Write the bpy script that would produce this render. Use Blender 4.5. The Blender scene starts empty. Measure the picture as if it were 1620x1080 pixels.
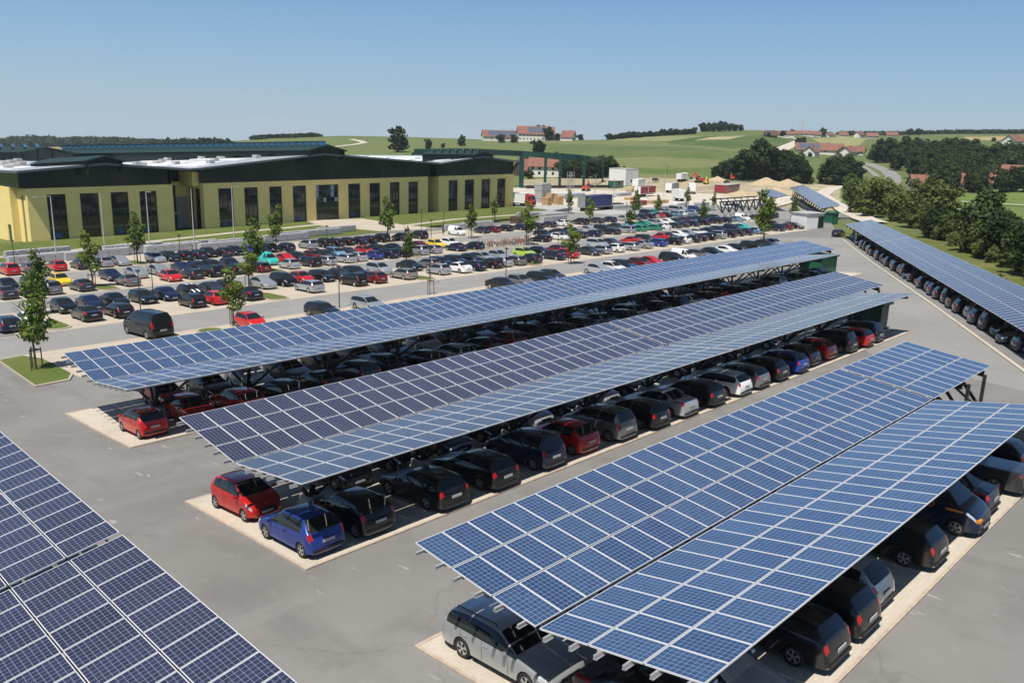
import bpy, math, random
import numpy as np
from mathutils import Vector, Matrix
random.seed(7); rng = np.random.default_rng(7)
scn = bpy.context.scene
COL = scn.collection
R_ = math.radians
# ------------------------------------------------------------------ camera
F_PX = 1337.88
RX = Vector((0.69883115, -0.71471806, 0.02851527))
UP = Vector((0.15297158, 0.18827678, 0.97012965))
FW = Vector((0.69873795, 0.67359479, -0.24090524))
CAMZ = 15.0
cam = bpy.data.cameras.new('camera'); camo = bpy.data.objects.new('camera', cam); COL.objects.link(camo)
cam.sensor_width = 36.0; cam.lens = 36.0 * F_PX / 1620.0; cam.clip_start = 0.2; cam.clip_end = 9000
camo.matrix_world = Matrix(((RX.x, UP.x, -FW.x, 0), (RX.y, UP.y, -FW.y, 0), (RX.z, UP.z, -FW.z, CAMZ), (0, 0, 0, 1)))
scn.camera = camo
# ------------------------------------------------------------------ light
SUN = Vector((-0.46, -0.17, 1.0)).normalized()
w = bpy.data.worlds.new('World'); scn.world = w; w.use_nodes = True
nt = w.node_tree; nt.nodes.clear()
sky = nt.nodes.new('ShaderNodeTexSky'); sky.sky_type = 'NISHITA'; sky.sun_disc = False
sky.sun_elevation = math.asin(SUN.z); sky.sun_rotation = math.atan2(SUN.x, SUN.y)
sky.altitude = 450; sky.air_density = 1.0; sky.dust_density = .35; sky.ozone_density = 2.2
bg = nt.nodes.new('ShaderNodeBackground'); bg.inputs[1].default_value = 0.10
wo = nt.nodes.new('ShaderNodeOutputWorld')
SKYS = .064; bg.inputs[1].default_value = SKYS
tc = nt.nodes.new('ShaderNodeTexCoord'); sx = nt.nodes.new('ShaderNodeSeparateXYZ'); nt.links.new(tc.outputs['Generated'], sx.inputs[0])
cr = nt.nodes.new('ShaderNodeValToRGB'); cr.color_ramp.elements[0].position = 0; cr.color_ramp.elements[1].position = 1
mr_ = nt.nodes.new('ShaderNodeMapRange'); mr_.inputs[1].default_value = 0; mr_.inputs[2].default_value = .25; nt.links.new(sx.outputs[2], mr_.inputs[0]); nt.links.new(mr_.outputs[0], cr.inputs[0])
def lin(c): return tuple(((v / 255 + .055) / 1.055) ** 2.4 if v > 10 else v / 3294 for v in c)
_el = cr.color_ramp.elements; _el[0].color = (*lin((188, 206, 216)), 1); _el[1].color = (*lin((98, 146, 206)), 1)
for p_, c_ in ((.14, (168, 195, 214)), (.32, (151, 186, 215)), (.55, (129, 170, 213))):
    e_ = _el.new(p_); e_.color = (*lin(c_), 1)
vm = nt.nodes.new('ShaderNodeVectorMath'); vm.operation = 'SCALE'; vm.inputs[3].default_value = 1 / SKYS / 2 ** .13; nt.links.new(cr.outputs[0], vm.inputs[0])
fr_ = nt.nodes.new('ShaderNodeMapRange'); fr_.inputs[1].default_value = .22; fr_.inputs[2].default_value = .50; fr_.inputs[3].default_value = 1; fr_.inputs[4].default_value = 0; nt.links.new(sx.outputs[2], fr_.inputs[0])
mxs = nt.nodes.new('ShaderNodeMix'); mxs.data_type = 'RGBA'; nt.links.new(fr_.outputs[0], mxs.inputs[0]); nt.links.new(sky.outputs[0], mxs.inputs[6]); nt.links.new(vm.outputs[0], mxs.inputs[7])
nt.links.new(mxs.outputs[2], bg.inputs[0]); nt.links.new(bg.outputs[0], wo.inputs[0])
sl = bpy.data.lights.new('sun', 'SUN'); sl.energy = 5.0; sl.angle = R_(0.5); sl.color = (1.0, 0.955, 0.88)
so = bpy.data.objects.new('sun', sl); COL.objects.link(so)
so.rotation_euler = SUN.to_track_quat('Z', 'Y').to_euler()
scn.view_settings.view_transform = 'Standard'; scn.view_settings.look = 'None'
scn.view_settings.exposure = 0.13; scn.view_settings.gamma = 1.0
scn.cycles.max_bounces = 5; scn.cycles.diffuse_bounces = 2; scn.cycles.glossy_bounces = 2
scn.cycles.transmission_bounces = 2; scn.cycles.transparent_max_bounces = 6
scn.cycles.caustics_reflective = False; scn.cycles.caustics_refractive = False
scn.cycles.use_denoising = True
# ------------------------------------------------------------------ ground profile and pixel helpers
KY = [-60, 12.5, 29, 48.7, 58, 90, 108, 160, 200]; KZ = [3.2, 0, -1.0, -2.4, -2.9, -4.2, -5.2, -6.4, -6.8]
def gz(y): return float(np.interp(y, KY, KZ))
def gslope(y): return (gz(y + 1) - gz(y - 1)) / 2
_fw, _rx, _up = np.array(FW), np.array(RX), np.array(UP)
def ray(px, py): return _fw + (px - 810) / F_PX * _rx + (540 - py) / F_PX * _up
def proj(p):
    v = np.array(p, float) - np.array([0, 0, CAMZ]); z = v @ _fw
    return 810 + F_PX * (v @ _rx) / z, 540 - F_PX * (v @ _up) / z
def depth(p): return float((np.array(p, float) - np.array([0, 0, CAMZ])) @ _fw)
CREST = [(-500, 236, 1500), (0, 236, 1450), (150, 235, 1400), (300, 232, 1200), (345, 225, 1100), (430, 218.5, 1000), (540, 215, 950),
         (640, 216.5, 900), (740, 220, 900), (800, 222, 880), (900, 222, 800), (960, 221, 800), (1060, 214, 900), (1120, 206.5, 1000),
         (1200, 206, 1100), (1260, 210, 1250), (1320, 214.5, 1350), (1400, 214, 1350), (1500, 211.5, 1350), (1620, 211, 1300), (2100, 211, 1300)]
_ca, _cz, _cr = [], [], []
for cx, cy, cr in CREST:
    d = ray(cx, cy); h = math.hypot(d[0], d[1]); _ca.append(math.atan2(d[1], d[0])); _cz.append(CAMZ + cr * d[2] / h); _cr.append(cr)
_o = np.argsort(_ca); _ca = np.array(_ca)[_o]; _cz = np.array(_cz)[_o]; _cr = np.array(_cr)[_o]
def terr(x, y):
    x = np.asarray(x, float); y = np.asarray(y, float)
    r = np.hypot(x, y); a = np.arctan2(y, x)
    z0 = np.interp(y, KY, KZ); zc = np.interp(a, _ca, _cz); rc = np.interp(a, _ca, _cr)
    t = np.clip((r - 330) / (rc - 330), 0, 1); s = .45 * t * t * (3 - 2 * t) + .55 * t
    return z0 * (1 - s) + zc * s - np.clip(r - rc, 0, 3000) * 0.02
_ts = np.concatenate([np.linspace(5, 400, 4000), np.geomspace(400, 2600, 5000)])
def G(px, py):
    d = ray(px, py); P = np.array([0, 0, CAMZ]) + _ts[:, None] * d
    below = P[:, 2] < terr(P[:, 0], P[:, 1]); i = int(np.argmax(below)) if below.any() else len(P) - 1
    if not below.any() or math.hypot(P[i, 0], P[i, 1]) > 1.25 * float(np.interp(math.atan2(P[i, 1], P[i, 0]), _ca, _cr)): return G(px, py + .5)
    return Vector(P[i])
def Hz(px, py, z):
    d = ray(px, py); t = (z - CAMZ) / d[2]; return Vector((t * d[0], t * d[1], z))
def ZR(px, y):            # x on the ground line y seen in pixel column px
    z = gz(y) + .7; xs = np.arange(5, 320, .05)
    v = np.stack([xs, 0 * xs + y, 0 * xs + z - CAMZ], 1); q = 810 + F_PX * (v @ _rx) / (v @ _fw)
    return float(xs[np.argmin(abs(q - px))])
# ------------------------------------------------------------------ materials
MATS = {}
def mat(name, rgb=(.5, .5, .5), rough=.6, metal=0., var=0., vscale=3., coat=0., bump=0., bscale=20., objcolor=False, rgb2=None, spec=.5):
    if name in MATS: return MATS[name]
    m = bpy.data.materials.new(name); m.use_nodes = True; t = m.node_tree; b = t.nodes['Principled BSDF']
    b.inputs['Base Color'].default_value = (*rgb, 1); b.inputs['Roughness'].default_value = rough; b.inputs['Metallic'].default_value = metal
    b.inputs['Coat Weight'].default_value = coat; b.inputs['Coat Roughness'].default_value = .04; b.inputs['Specular IOR Level'].default_value = spec
    col = None
    if objcolor:
        oi = t.nodes.new('ShaderNodeObjectInfo'); col = oi.outputs['Color']
        t.links.new(oi.outputs['Alpha'], b.inputs['Metallic'])
    if var or rgb2:
        g = t.nodes.new('ShaderNodeNewGeometry'); n = t.nodes.new('ShaderNodeTexNoise'); n.inputs['Scale'].default_value = vscale; n.inputs['Detail'].default_value = 6
        t.links.new(g.outputs['Position'], n.inputs['Vector'])
        r = t.nodes.new('ShaderNodeMapRange'); r.inputs[1].default_value = .3; r.inputs[2].default_value = .7
        t.links.new(n.outputs['Fac'], r.inputs[0])
        mx = t.nodes.new('ShaderNodeMix'); mx.data_type = 'RGBA'
        c2 = rgb2 or tuple(min(1, c * (1 + var)) for c in rgb); c1 = rgb if rgb2 else tuple(c * (1 - var) for c in rgb)
        mx.inputs[6].default_value = (*c1, 1); mx.inputs[7].default_value = (*c2, 1)
        t.links.new(r.outputs[0], mx.inputs[0]); col = mx.outputs[2]
    if col is not None: t.links.new(col, b.inputs['Base Color'])
    if bump:
        g2 = t.nodes.new('ShaderNodeNewGeometry'); n2 = t.nodes.new('ShaderNodeTexNoise'); n2.inputs['Scale'].default_value = bscale; n2.inputs['Detail'].default_value = 4
        bp = t.nodes.new('ShaderNodeBump'); bp.inputs['Strength'].default_value = bump; bp.inputs['Distance'].default_value = .02
        t.links.new(g2.outputs['Position'], n2.inputs['Vector']); t.links.new(n2.outputs['Fac'], bp.inputs['Height']); t.links.new(bp.outputs[0], b.inputs['Normal'])
    MATS[name] = m; return m
def nodes_of(m): return m.node_tree, m.node_tree.nodes['Principled BSDF']
def noise(t, vec, scale, detail=5, rough=.55):
    n = t.nodes.new('ShaderNodeTexNoise'); n.inputs['Scale'].default_value = scale; n.inputs['Detail'].default_value = detail; n.inputs['Roughness'].default_value = rough
    t.links.new(vec, n.inputs['Vector']); return n.outputs['Fac']
def rampf(t, fac, a, b, lo=0., hi=1.):
    r = t.nodes.new('ShaderNodeMapRange'); r.inputs[1].default_value = a; r.inputs[2].default_value = b; r.inputs[3].default_value = lo; r.inputs[4].default_value = hi
    t.links.new(fac, r.inputs[0]); return r.outputs[0]
def mixc(t, fac, c1, c2, mode='MIX'):
    mx = t.nodes.new('ShaderNodeMix'); mx.data_type = 'RGBA'; mx.blend_type = mode
    for s, c in ((6, c1), (7, c2)):
        if isinstance(c, tuple): mx.inputs[s].default_value = (*c, 1)
        else: t.links.new(c, mx.inputs[s])
    if isinstance(fac, (int, float)): mx.inputs[0].default_value = fac
    else: t.links.new(fac, mx.inputs[0])
    return mx.outputs[2]
def pos(t, scale=(1, 1, 1)):
    g = t.nodes.new('ShaderNodeNewGeometry'); mp = t.nodes.new('ShaderNodeMapping'); mp.inputs['Scale'].default_value = scale
    t.links.new(g.outputs['Position'], mp.inputs['Vector']); return mp.outputs[0]

def asphalt(name, base, dark, dust, amt=.35):
    m = mat(name, base, .85, spec=.3); t, b = nodes_of(m); p = pos(t); ps = pos(t, (1, .22, 1)); pr = pos(t, (.22, 1, 1))
    c = mixc(t, rampf(t, noise(t, p, .09, 4), .38, .72, 0, .75), base, dark)
    c = mixc(t, rampf(t, noise(t, ps, .55, 5), .52, .72, 0, .55), c, dark)
    c = mixc(t, rampf(t, noise(t, pr, .5, 5), .54, .74, 0, .4), c, tuple(x * 1.2 for x in base))
    c = mixc(t, rampf(t, noise(t, p, 1.1, 7, .65), .63, .70, 0, amt * .8), c, dust)
    c = mixc(t, rampf(t, noise(t, p, .30, 6, .6), .54, .68, 0, .35), c, tuple(x * .88 for x in dark))
    c = mixc(t, rampf(t, noise(t, ps, 2.6, 4, .5), .68, .73, 0, amt * 1.6), c, tuple(x * 1.25 for x in dust))
    vo = t.nodes.new('ShaderNodeTexVoronoi'); vo.feature = 'DISTANCE_TO_EDGE'; vo.inputs['Scale'].default_value = .07
    wv = t.nodes.new('ShaderNodeVectorMath'); wv.operation = 'ADD'; nz = t.nodes.new('ShaderNodeTexNoise'); nz.inputs['Scale'].default_value = .5; t.links.new(p, nz.inputs['Vector'])
    sc_ = t.nodes.new('ShaderNodeVectorMath'); sc_.operation = 'SCALE'; sc_.inputs[3].default_value = 3.0; t.links.new(nz.outputs['Color'], sc_.inputs[0]); t.links.new(p, wv.inputs[0]); t.links.new(sc_.outputs[0], wv.inputs[1]); t.links.new(wv.outputs[0], vo.inputs['Vector'])
    c = mixc(t, rampf(t, vo.outputs['Distance'], .001, .004, .22, 0), c, tuple(x * .6 for x in dark))
    c = mixc(t, rampf(t, noise(t, p, 38, 3), .35, .7, 0, .35), c, tuple(x * .6 for x in dark))
    t.links.new(c, b.inputs['Base Color']); return m
M_ASPH = asphalt('asphalt', (.258, .247, .234), (.158, .151, .143), (.40, .38, .35))
M_ROAD = asphalt('road_asphalt', (.30, .293, .276), (.245, .239, .225), (.39, .37, .34), .2)
def paver(name, c1, c2, sc=1.0, joint=(.47, .41, .32), stain=.4):
    m = mat(name, c1, .85, spec=.25); t, b = nodes_of(m)
    br = t.nodes.new('ShaderNodeTexBrick'); br.inputs['Scale'].default_value = sc; br.inputs['Mortar Size'].default_value = .008
    br.inputs['Color1'].default_value = (*c1, 1); br.inputs['Color2'].default_value = (*c2, 1); br.inputs['Mortar'].default_value = (*joint, 1)
    br.inputs['Brick Width'].default_value = .3; br.inputs['Row Height'].default_value = .15; t.links.new(pos(t), br.inputs['Vector'])
    c = mixc(t, rampf(t, noise(t, pos(t), .35, 6, .6), .5, .7, 0, stain), br.outputs['Color'], tuple(x * .62 for x in c2))
    c = mixc(t, rampf(t, noise(t, pos(t), 9, 4), .3, .7, 0, .25), c, tuple(x * .75 for x in c2))
    t.links.new(c, b.inputs['Base Color']); return m
M_SLAB = paver('concrete_paver', (.58, .515, .42), (.525, .465, .38), 1.0)
M_BAY = paver('gravel_paver', (.53, .462, .37), (.48, .417, .33), 1.0, stain=.45)
M_KERB = mat('kerb_concrete', (.46, .38, .30), .85, var=.15, vscale=4)
def grassm(name, a, b_, dry):
    m = mat(name, a, .95, spec=.1); t, b = nodes_of(m); p = pos(t)
    c = mixc(t, rampf(t, noise(t, p, .25, 6), .35, .65), a, b_)
    c = mixc(t, rampf(t, noise(t, p, .16, 6, .65), .48, .68, 0, .75), c, dry)
    c = mixc(t, rampf(t, noise(t, p, 6, 4), .35, .7, 0, .5), c, tuple(x * .55 for x in a))
    t.links.new(c, b.inputs['Base Color']); return m
M_LAWN = grassm('lawn_grass', (.105, .145, .032), (.135, .165, .045), (.22, .19, .085))
M_VERGE = grassm('verge_grass', (.10, .13, .03), (.15, .16, .05), (.25, .21, .10))
M_GRAVEL = mat('site_gravel', (.48, .43, .345), .95, rgb2=(.60, .555, .47), vscale=.2, spec=.2)
M_SAND = mat('sand', (.47, .37, .23), .95, var=.15, vscale=1.2, spec=.2)
M_CONC = mat('concrete', (.42, .41, .39), .85, var=.15, vscale=1.5)
M_WALLY = mat('yellow_render', (.90, .71, .29), .85, var=.04, vscale=.6, spec=.2)
M_DGREEN = mat('dark_green_steel', (.012, .06, .045), .4, coat=.2)
M_TEALST = mat('green_steel', (.006, .052, .038), .4, coat=.2)
M_GLASSB = mat('facade_glass', (.006, .014, .015), .06, spec=.8)
M_GLASSG = mat('green_facade_glass', (.005, .02, .02), .12, spec=.5)
M_ROOFM = mat('roof_metal', (.50, .52, .54), .45, metal=.3, var=.12, vscale=.3)
M_ROOFD = mat('roof_fascia', (.10, .12, .14), .5)
M_SKYL = mat('skylight_white', (.82, .83, .84), .4)
M_COLL = mat('collector_glass', (.05, .14, .22), .12, spec=.8)
M_ALU = mat('aluminium', (.80, .80, .80), .4, metal=.25)
M_PURL = mat('purlin_zinc', (.40, .40, .40), .5, metal=.3)
M_BACK = mat('module_backsheet', (.07, .07, .075), .6)  # darker than usual backsheets, to deepen the shade under the carports
M_LANT = mat('lantern_sheet', (.016, .04, .038), .55)
M_STEEL = mat('dark_steel', (.035, .035, .036), .5, metal=.3)
M_GALV = mat('galvanised_steel', (.45, .46, .47), .5, metal=.6)
M_PAINT = mat('car_paint', (.5, .5, .5), .35, objcolor=True, coat=.8, spec=.4)
M_CGLASS = mat('car_glass', (.016, .019, .020), .05, spec=.6)
M_TYRE = mat('tyre_rubber', (.016, .016, .016), .8)
M_RIM = mat('wheel_rim', (.52, .53, .54), .35, metal=.7)
M_TRIM = mat('black_trim', (.018, .018, .019), .5)
M_TAIL = mat('tail_lamp', (.42, .012, .012), .15, coat=.6)
M_HEAD = mat('head_lamp', (.62, .64, .66), .08, metal=.35, coat=1)
M_PLATE = mat('number_plate', (.42, .42, .43), .5)
M_WHITE = mat('white_paint', (.78, .78, .76), .5, var=.04)
M_OFFW = mat('offwhite_render', (.74, .71, .65), .85, var=.05)
M_RTILE = mat('red_roof_tile', (.23, .10, .07), .85, var=.22, vscale=.7)
M_BTILE = mat('brown_roof_tile', (.20, .10, .065), .85, var=.2, vscale=.7)
M_PVR = mat('roof_solar', (.10, .11, .15), .3)
M_WOOD = mat('timber', (.47, .31, .16), .8, var=.25, vscale=2)
M_DWOOD = mat('dark_timber', (.09, .055, .035), .8, var=.25, vscale=2)
M_BARK = mat('bark', (.10, .075, .055), .9, var=.25, vscale=6)
M_REDP = mat('red_paint', (.48, .03, .025), .4, coat=.4)
M_OBJ = mat('coloured_paint', (.5, .5, .5), .45, objcolor=True, coat=.3)
M_GSHED = mat('green_sheet', (.012, .105, .06), .55, var=.1)
M_GREYS = mat('grey_sheet', (.42, .41, .39), .7, var=.06)
def foliage(name, c1, c2, c3):
    m = mat(name, c1, .75, spec=.15); t, b = nodes_of(m)
    g = t.nodes.new('ShaderNodeNewGeometry'); oi = t.nodes.new('ShaderNodeObjectInfo')
    c = mixc(t, g.outputs['Random Per Island'], c1, c2)
    c = mixc(t, rampf(t, noise(t, pos(t), .35, 3), .42, .62), c, c3)
    hs = t.nodes.new('ShaderNodeHueSaturation'); t.links.new(c, hs.inputs['Color'])
    t.links.new(rampf(t, oi.outputs['Random'], 0, 1, .75, 1.25), hs.inputs['Value']); t.links.new(rampf(t, oi.outputs['Random'], 0, 1, .51, .485), hs.inputs['Hue'])
    t.links.new(hs.outputs[0], b.inputs['Base Color'])
    tr = t.nodes.new('ShaderNodeBsdfTranslucent'); t.links.new(hs.outputs[0], tr.inputs['Color'])
    ms = t.nodes.new('ShaderNodeMixShader'); ms.inputs[0].default_value = .28
    out = t.nodes['Material Output']; t.links.new(b.outputs[0], ms.inputs[1]); t.links.new(tr.outputs[0], ms.inputs[2]); t.links.new(ms.outputs[0], out.inputs['Surface'])
    return m
M_LEAF = foliage('street_tree_leaf', (.095, .15, .028), (.17, .235, .05), (.13, .185, .04))
M_WOODLEAF = foliage('wood_leaf', (.034, .058, .018), (.062, .092, .030), (.05, .076, .025))
M_HEDGE = foliage('hedge_leaf', (.075, .115, .024), (.15, .19, .05), (.115, .135, .042))
M_SHRUB = foliage('shrub_leaf', (.12, .165, .04), (.20, .24, .075), (.15, .18, .065))
M_FARLEAF = foliage('far_leaf', (.030, .054, .020), (.045, .072, .026), (.036, .058, .022))
# solar cell material: 6 x 10 cells drawn from the module's UV
def solar(name, c1, c2, line):
    m = mat(name, c1, .16, spec=1.0); t, b = nodes_of(m)
    uv = t.nodes.new('ShaderNodeUVMap'); sp = t.nodes.new('ShaderNodeSeparateXYZ'); t.links.new(uv.outputs[0], sp.inputs[0])
    def lines(o, n, wdt):
        a = t.nodes.new('ShaderNodeMath'); a.operation = 'MULTIPLY'; a.inputs[1].default_value = n; t.links.new(o, a.inputs[0])
        f = t.nodes.new('ShaderNodeMath'); f.operation = 'FRACT'; t.links.new(a.outputs[0], f.inputs[0])
        c = t.nodes.new('ShaderNodeMath'); c.operation = 'PINGPONG'; c.inputs[1].default_value = .5; t.links.new(f.outputs[0], c.inputs[0])
        l = t.nodes.new('ShaderNodeMath'); l.operation = 'LESS_THAN'; l.inputs[1].default_value = wdt; t.links.new(c.outputs[0], l.inputs[0]); return l.outputs[0]
    mxm = t.nodes.new('ShaderNodeMath'); mxm.operation = 'MAXIMUM'
    t.links.new(lines(sp.outputs[0], 6, .035), mxm.inputs[0]); t.links.new(lines(sp.outputs[1], 10, .03), mxm.inputs[1])
    g = t.nodes.new('ShaderNodeNewGeometry'); oi = t.nodes.new('ShaderNodeObjectInfo')
    ad = t.nodes.new('ShaderNodeMath'); ad.operation = 'ADD'; t.links.new(g.outputs['Random Per Island'], ad.inputs[0]); t.links.new(oi.outputs['Random'], ad.inputs[1])
    fr = t.nodes.new('ShaderNodeMath'); fr.operation = 'FRACT'; t.links.new(ad.outputs[0], fr.inputs[0])
    c = mixc(t, rampf(t, fr.outputs[0], 0, 1, -.35, 1.35), c1, c2)
    # crystal mottling per cell
    vo = t.nodes.new('ShaderNodeTexWhiteNoise'); vo.noise_dimensions = '3D'
    sc = t.nodes.new('ShaderNodeVectorMath'); sc.operation = 'MULTIPLY'; sc.inputs[1].default_value = (6, 10, 1); t.links.new(uv.outputs[0], sc.inputs[0])
    fl = t.nodes.new('ShaderNodeVectorMath'); fl.operation = 'FLOOR'; t.links.new(sc.outputs[0], fl.inputs[0])
    cmb = t.nodes.new('ShaderNodeVectorMath'); cmb.operation = 'ADD'; t.links.new(fl.outputs[0], cmb.inputs[0])
    cx = t.nodes.new('ShaderNodeCombineXYZ'); t.links.new(fr.outputs[0], cx.inputs[2]); t.links.new(cx.outputs[0], cmb.inputs[1])
    t.links.new(cmb.outputs[0], vo.inputs['Vector'])
    c = mixc(t, rampf(t, vo.outputs['Value'], 0, 1, 0, .5), c, tuple(x * .7 for x in c1))
    c = mixc(t, mxm.outputs[0], c, line)
    t.links.new(c, b.inputs['Base Color'])
    dust = rampf(t, noise(t, pos(t), .5, 5), .3, .7, .09, .2); t.links.new(dust, b.inputs['Roughness'])
    return m
M_SOLAR_BLUE = solar('solar_cells_blue', (.028, .062, .15), (.042, .085, .18), (.28, .33, .42))
M_SOLAR_NAVY = solar('solar_cells_navy', (.025, .029, .064), (.034, .040, .083), (.27, .285, .33))  # second tone of the cells: the sky-reflection difference is put into the colour
# ------------------------------------------------------------------ mesh builder
class MB:
    def __init__(s): s.v = []; s.f = []; s.m = []; s.uv = {}
    def add(s, verts, faces, mi=0):
        o = len(s.v); s.v += [tuple(x) for x in verts]; s.f += [tuple(i + o for i in f) for f in faces]; s.m += [mi] * len(faces); return s
    def box(s, c, d, mi=0, rot=0., M=None):
        x, y, z = d[0] / 2, d[1] / 2, d[2] / 2
        vs = [Vector((sx * x, sy * y, sz * z)) for sz in (-1, 1) for sy in (-1, 1) for sx in (-1, 1)]
        if rot: vs = [Matrix.Rotation(rot, 3, 'Z') @ q for q in vs]
        if M is not None: vs = [M @ q for q in vs]
        c = Vector(c); return s.add([q + c for q in vs], [(0, 2, 3, 1), (4, 5, 7, 6), (0, 1, 5, 4), (2, 6, 7, 3), (0, 4, 6, 2), (1, 3, 7, 5)], mi)
    def bx(s, x0, x1, y0, y1, z0, z1, mi=0): return s.box(((x0 + x1) / 2, (y0 + y1) / 2, (z0 + z1) / 2), (x1 - x0, y1 - y0, z1 - z0), mi)
    def tube(s, a, b, r0, r1=None, n=6, mi=0, cap=True):
        a = Vector(a); b = Vector(b); r1 = r0 if r1 is None else r1; d = (b - a).normalized()
        u = d.orthogonal().normalized(); w_ = d.cross(u)
        vs = [a + (u * math.cos(k * 2 * math.pi / n) + w_ * math.sin(k * 2 * math.pi / n)) * r0 for k in range(n)] + [b + (u * math.cos(k * 2 * math.pi / n) + w_ * math.sin(k * 2 * math.pi / n)) * r1 for k in range(n)]
        fs = [(k, (k + 1) % n, n + (k + 1) % n, n + k) for k in range(n)]
        if cap: fs += [tuple(range(n))[::-1], tuple(range(n, 2 * n))]
        return s.add(vs, fs, mi)
    def bar(s, a, b, w_, h, mi=0):           # rectangular bar from a to b, h along "up"
        a = Vector(a); b = Vector(b); d = (b - a).normalized(); up = Vector((0, 0, 1))
        if abs(d.z) > .98: up = Vector((0, 1, 0))
        u = d.cross(up).normalized() * w_ / 2; v = u.cross(d).normalized() * h / 2
        vs = [p + su * u + sv * v for p in (a, b) for su in (-1, 1) for sv in (-1, 1)]
        return s.add(vs, [(0, 1, 3, 2), (4, 6, 7, 5), (0, 4, 5, 1), (2, 3, 7, 6), (0, 2, 6, 4), (1, 5, 7, 3)], mi)
    def quad(s, a, b, c, d, mi=0): return s.add([a, b, c, d], [(0, 1, 2, 3)], mi)
    def prism(s, poly, z0, z1, mi=0):
        n = len(poly); vs = [(p[0], p[1], z0) for p in poly] + [(p[0], p[1], z1) for p in poly]
        return s.add(vs, [tuple(range(n))[::-1], tuple(range(n, 2 * n))] + [(k, (k + 1) % n, n + (k + 1) % n, n + k) for k in range(n)], mi)
    def mesh(s, name, mats, smooth=False):
        me = bpy.data.meshes.new(name); me.from_pydata(s.v, [], s.f)
        for m in (mats if isinstance(mats, (list, tuple)) else [mats]): me.materials.append(m)
        if any(s.m): me.polygons.foreach_set('material_index', s.m)
        if smooth: me.polygons.foreach_set('use_smooth', [True] * len(me.polygons)); me.set_sharp_from_angle(angle=R_(smooth if smooth is not True else 40))
        me.update(); return me
    def build(s, name, mats, parent=None, smooth=False, **kw): return link(name, s.mesh(name, mats, smooth), parent, **kw)
def link(name, data, parent=None, loc=None, rot=None):
    o = bpy.data.objects.new(name, data); COL.objects.link(o)
    if parent is not None: o.parent = parent
    if loc is not None: o.location = loc
    if rot is not None: o.rotation_euler = rot
    return o
USED = {}
def tag(o, label, cat, group=None):
    o['label'] = label; o['category'] = cat
    if group: o['group'] = group
    if not group: USED[label] = USED.get(label, 0) + 1
    return o
def empty(name, loc=(0, 0, 0), rz=0.):
    o = bpy.data.objects.new(name, None); COL.objects.link(o); o.location = loc; o.rotation_euler = (0, 0, rz); o.empty_display_size = .3; return o
def struct(o): o['kind'] = 'structure'; return o
def stuff(o): o['kind'] = 'stuff'; return o
def copy_tree(o, parent=None):
    c = o.copy(); COL.objects.link(c)
    if parent is not None: c.parent = parent
    for ch in list(o.children): copy_tree(ch, c)
    return c
ORD = 'first second third fourth fifth sixth seventh eighth ninth tenth eleventh twelfth thirteenth fourteenth fifteenth sixteenth seventeenth eighteenth nineteenth twentieth'.split()
def ordn(k):
    if k < 20: return ORD[k]
    tens = ['', '', 'twenty', 'thirty', 'forty', 'fifty', 'sixty', 'seventy'][(k + 1) // 10]; u = (k + 1) % 10
    return (tens[:-1] + 'ieth') if u == 0 else tens + '-' + ORD[u - 1]
#@@TERRAIN
# ------------------------------------------------------------------ terrain
FIELDS = []   # (polygon in world xy, colour)
def field(pts, c): FIELDS.append((np.array([G(*p)[:2] for p in pts]), c))
GREEN = (.115, .155, .048)
field([(300, 236), (345, 227), (430, 221), (545, 217), (640, 218), (740, 222), (800, 224), (850, 224), (850, 262), (300, 262)], (.135, .175, .062))
field([(5, 238), (10, 227.5), (60, 226.5), (126, 228), (122, 238)], (.52, .36, .19))
field([(860, 224), (960, 222.5), (1050, 226), (1180, 236), (1300, 243), (1300, 247), (1160, 240), (1040, 232), (860, 228)], (.16, .19, .075))
field([(866, 228), (960, 230), (1060, 232), (1160, 240), (1290, 246), (1300, 252), (1140, 254), (1040, 246), (866, 246)], (.085, .135, .04))
field([(1000, 217), (1060, 215.5), (1115, 215), (1080, 221), (1030, 224), (965, 222.5)], (.27, .28, .13))
field([(1095, 223), (1125, 217.5), (1180, 214.5), (1150, 221)], (.47, .40, .22))
field([(1055, 224), (1110, 216), (1180, 214.8), (1255, 219), (1258, 224), (1235, 236), (1160, 236), (1060, 229)], (.06, .115, .032))
field([(1095, 223), (1130, 217), (1182, 214.5), (1150, 221)], (.47, .40, .22))
field([(970, 250), (1040, 248), (1140, 255), (1150, 262), (1080, 266), (975, 264)], (.19, .205, .085))
field([(985, 267), (1080, 267), (1330, 267), (1330, 282), (1120, 282), (985, 282)], (.095, .15, .035))
field([(1285, 219), (1330, 216), (1372, 219), (1360, 230), (1330, 232), (1300, 228)], (.36, .34, .15))
field([(1525, 217), (1600, 216), (1600, 222), (1530, 222)], (.50, .38, .19))
field([(1480, 300), (1640, 300), (1640, 350), (1480, 345)], (.135, .20, .045))
field([(820, 284), (960, 279), (1100, 282), (1200, 290), (1330, 291), (1330, 330), (1160, 340), (1050, 338), (1000, 337), (830, 333)], (.50, .42, .30))
field([(950, 274), (1110, 276), (1110, 283), (950, 280)], (.20, .19, .09))
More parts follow.
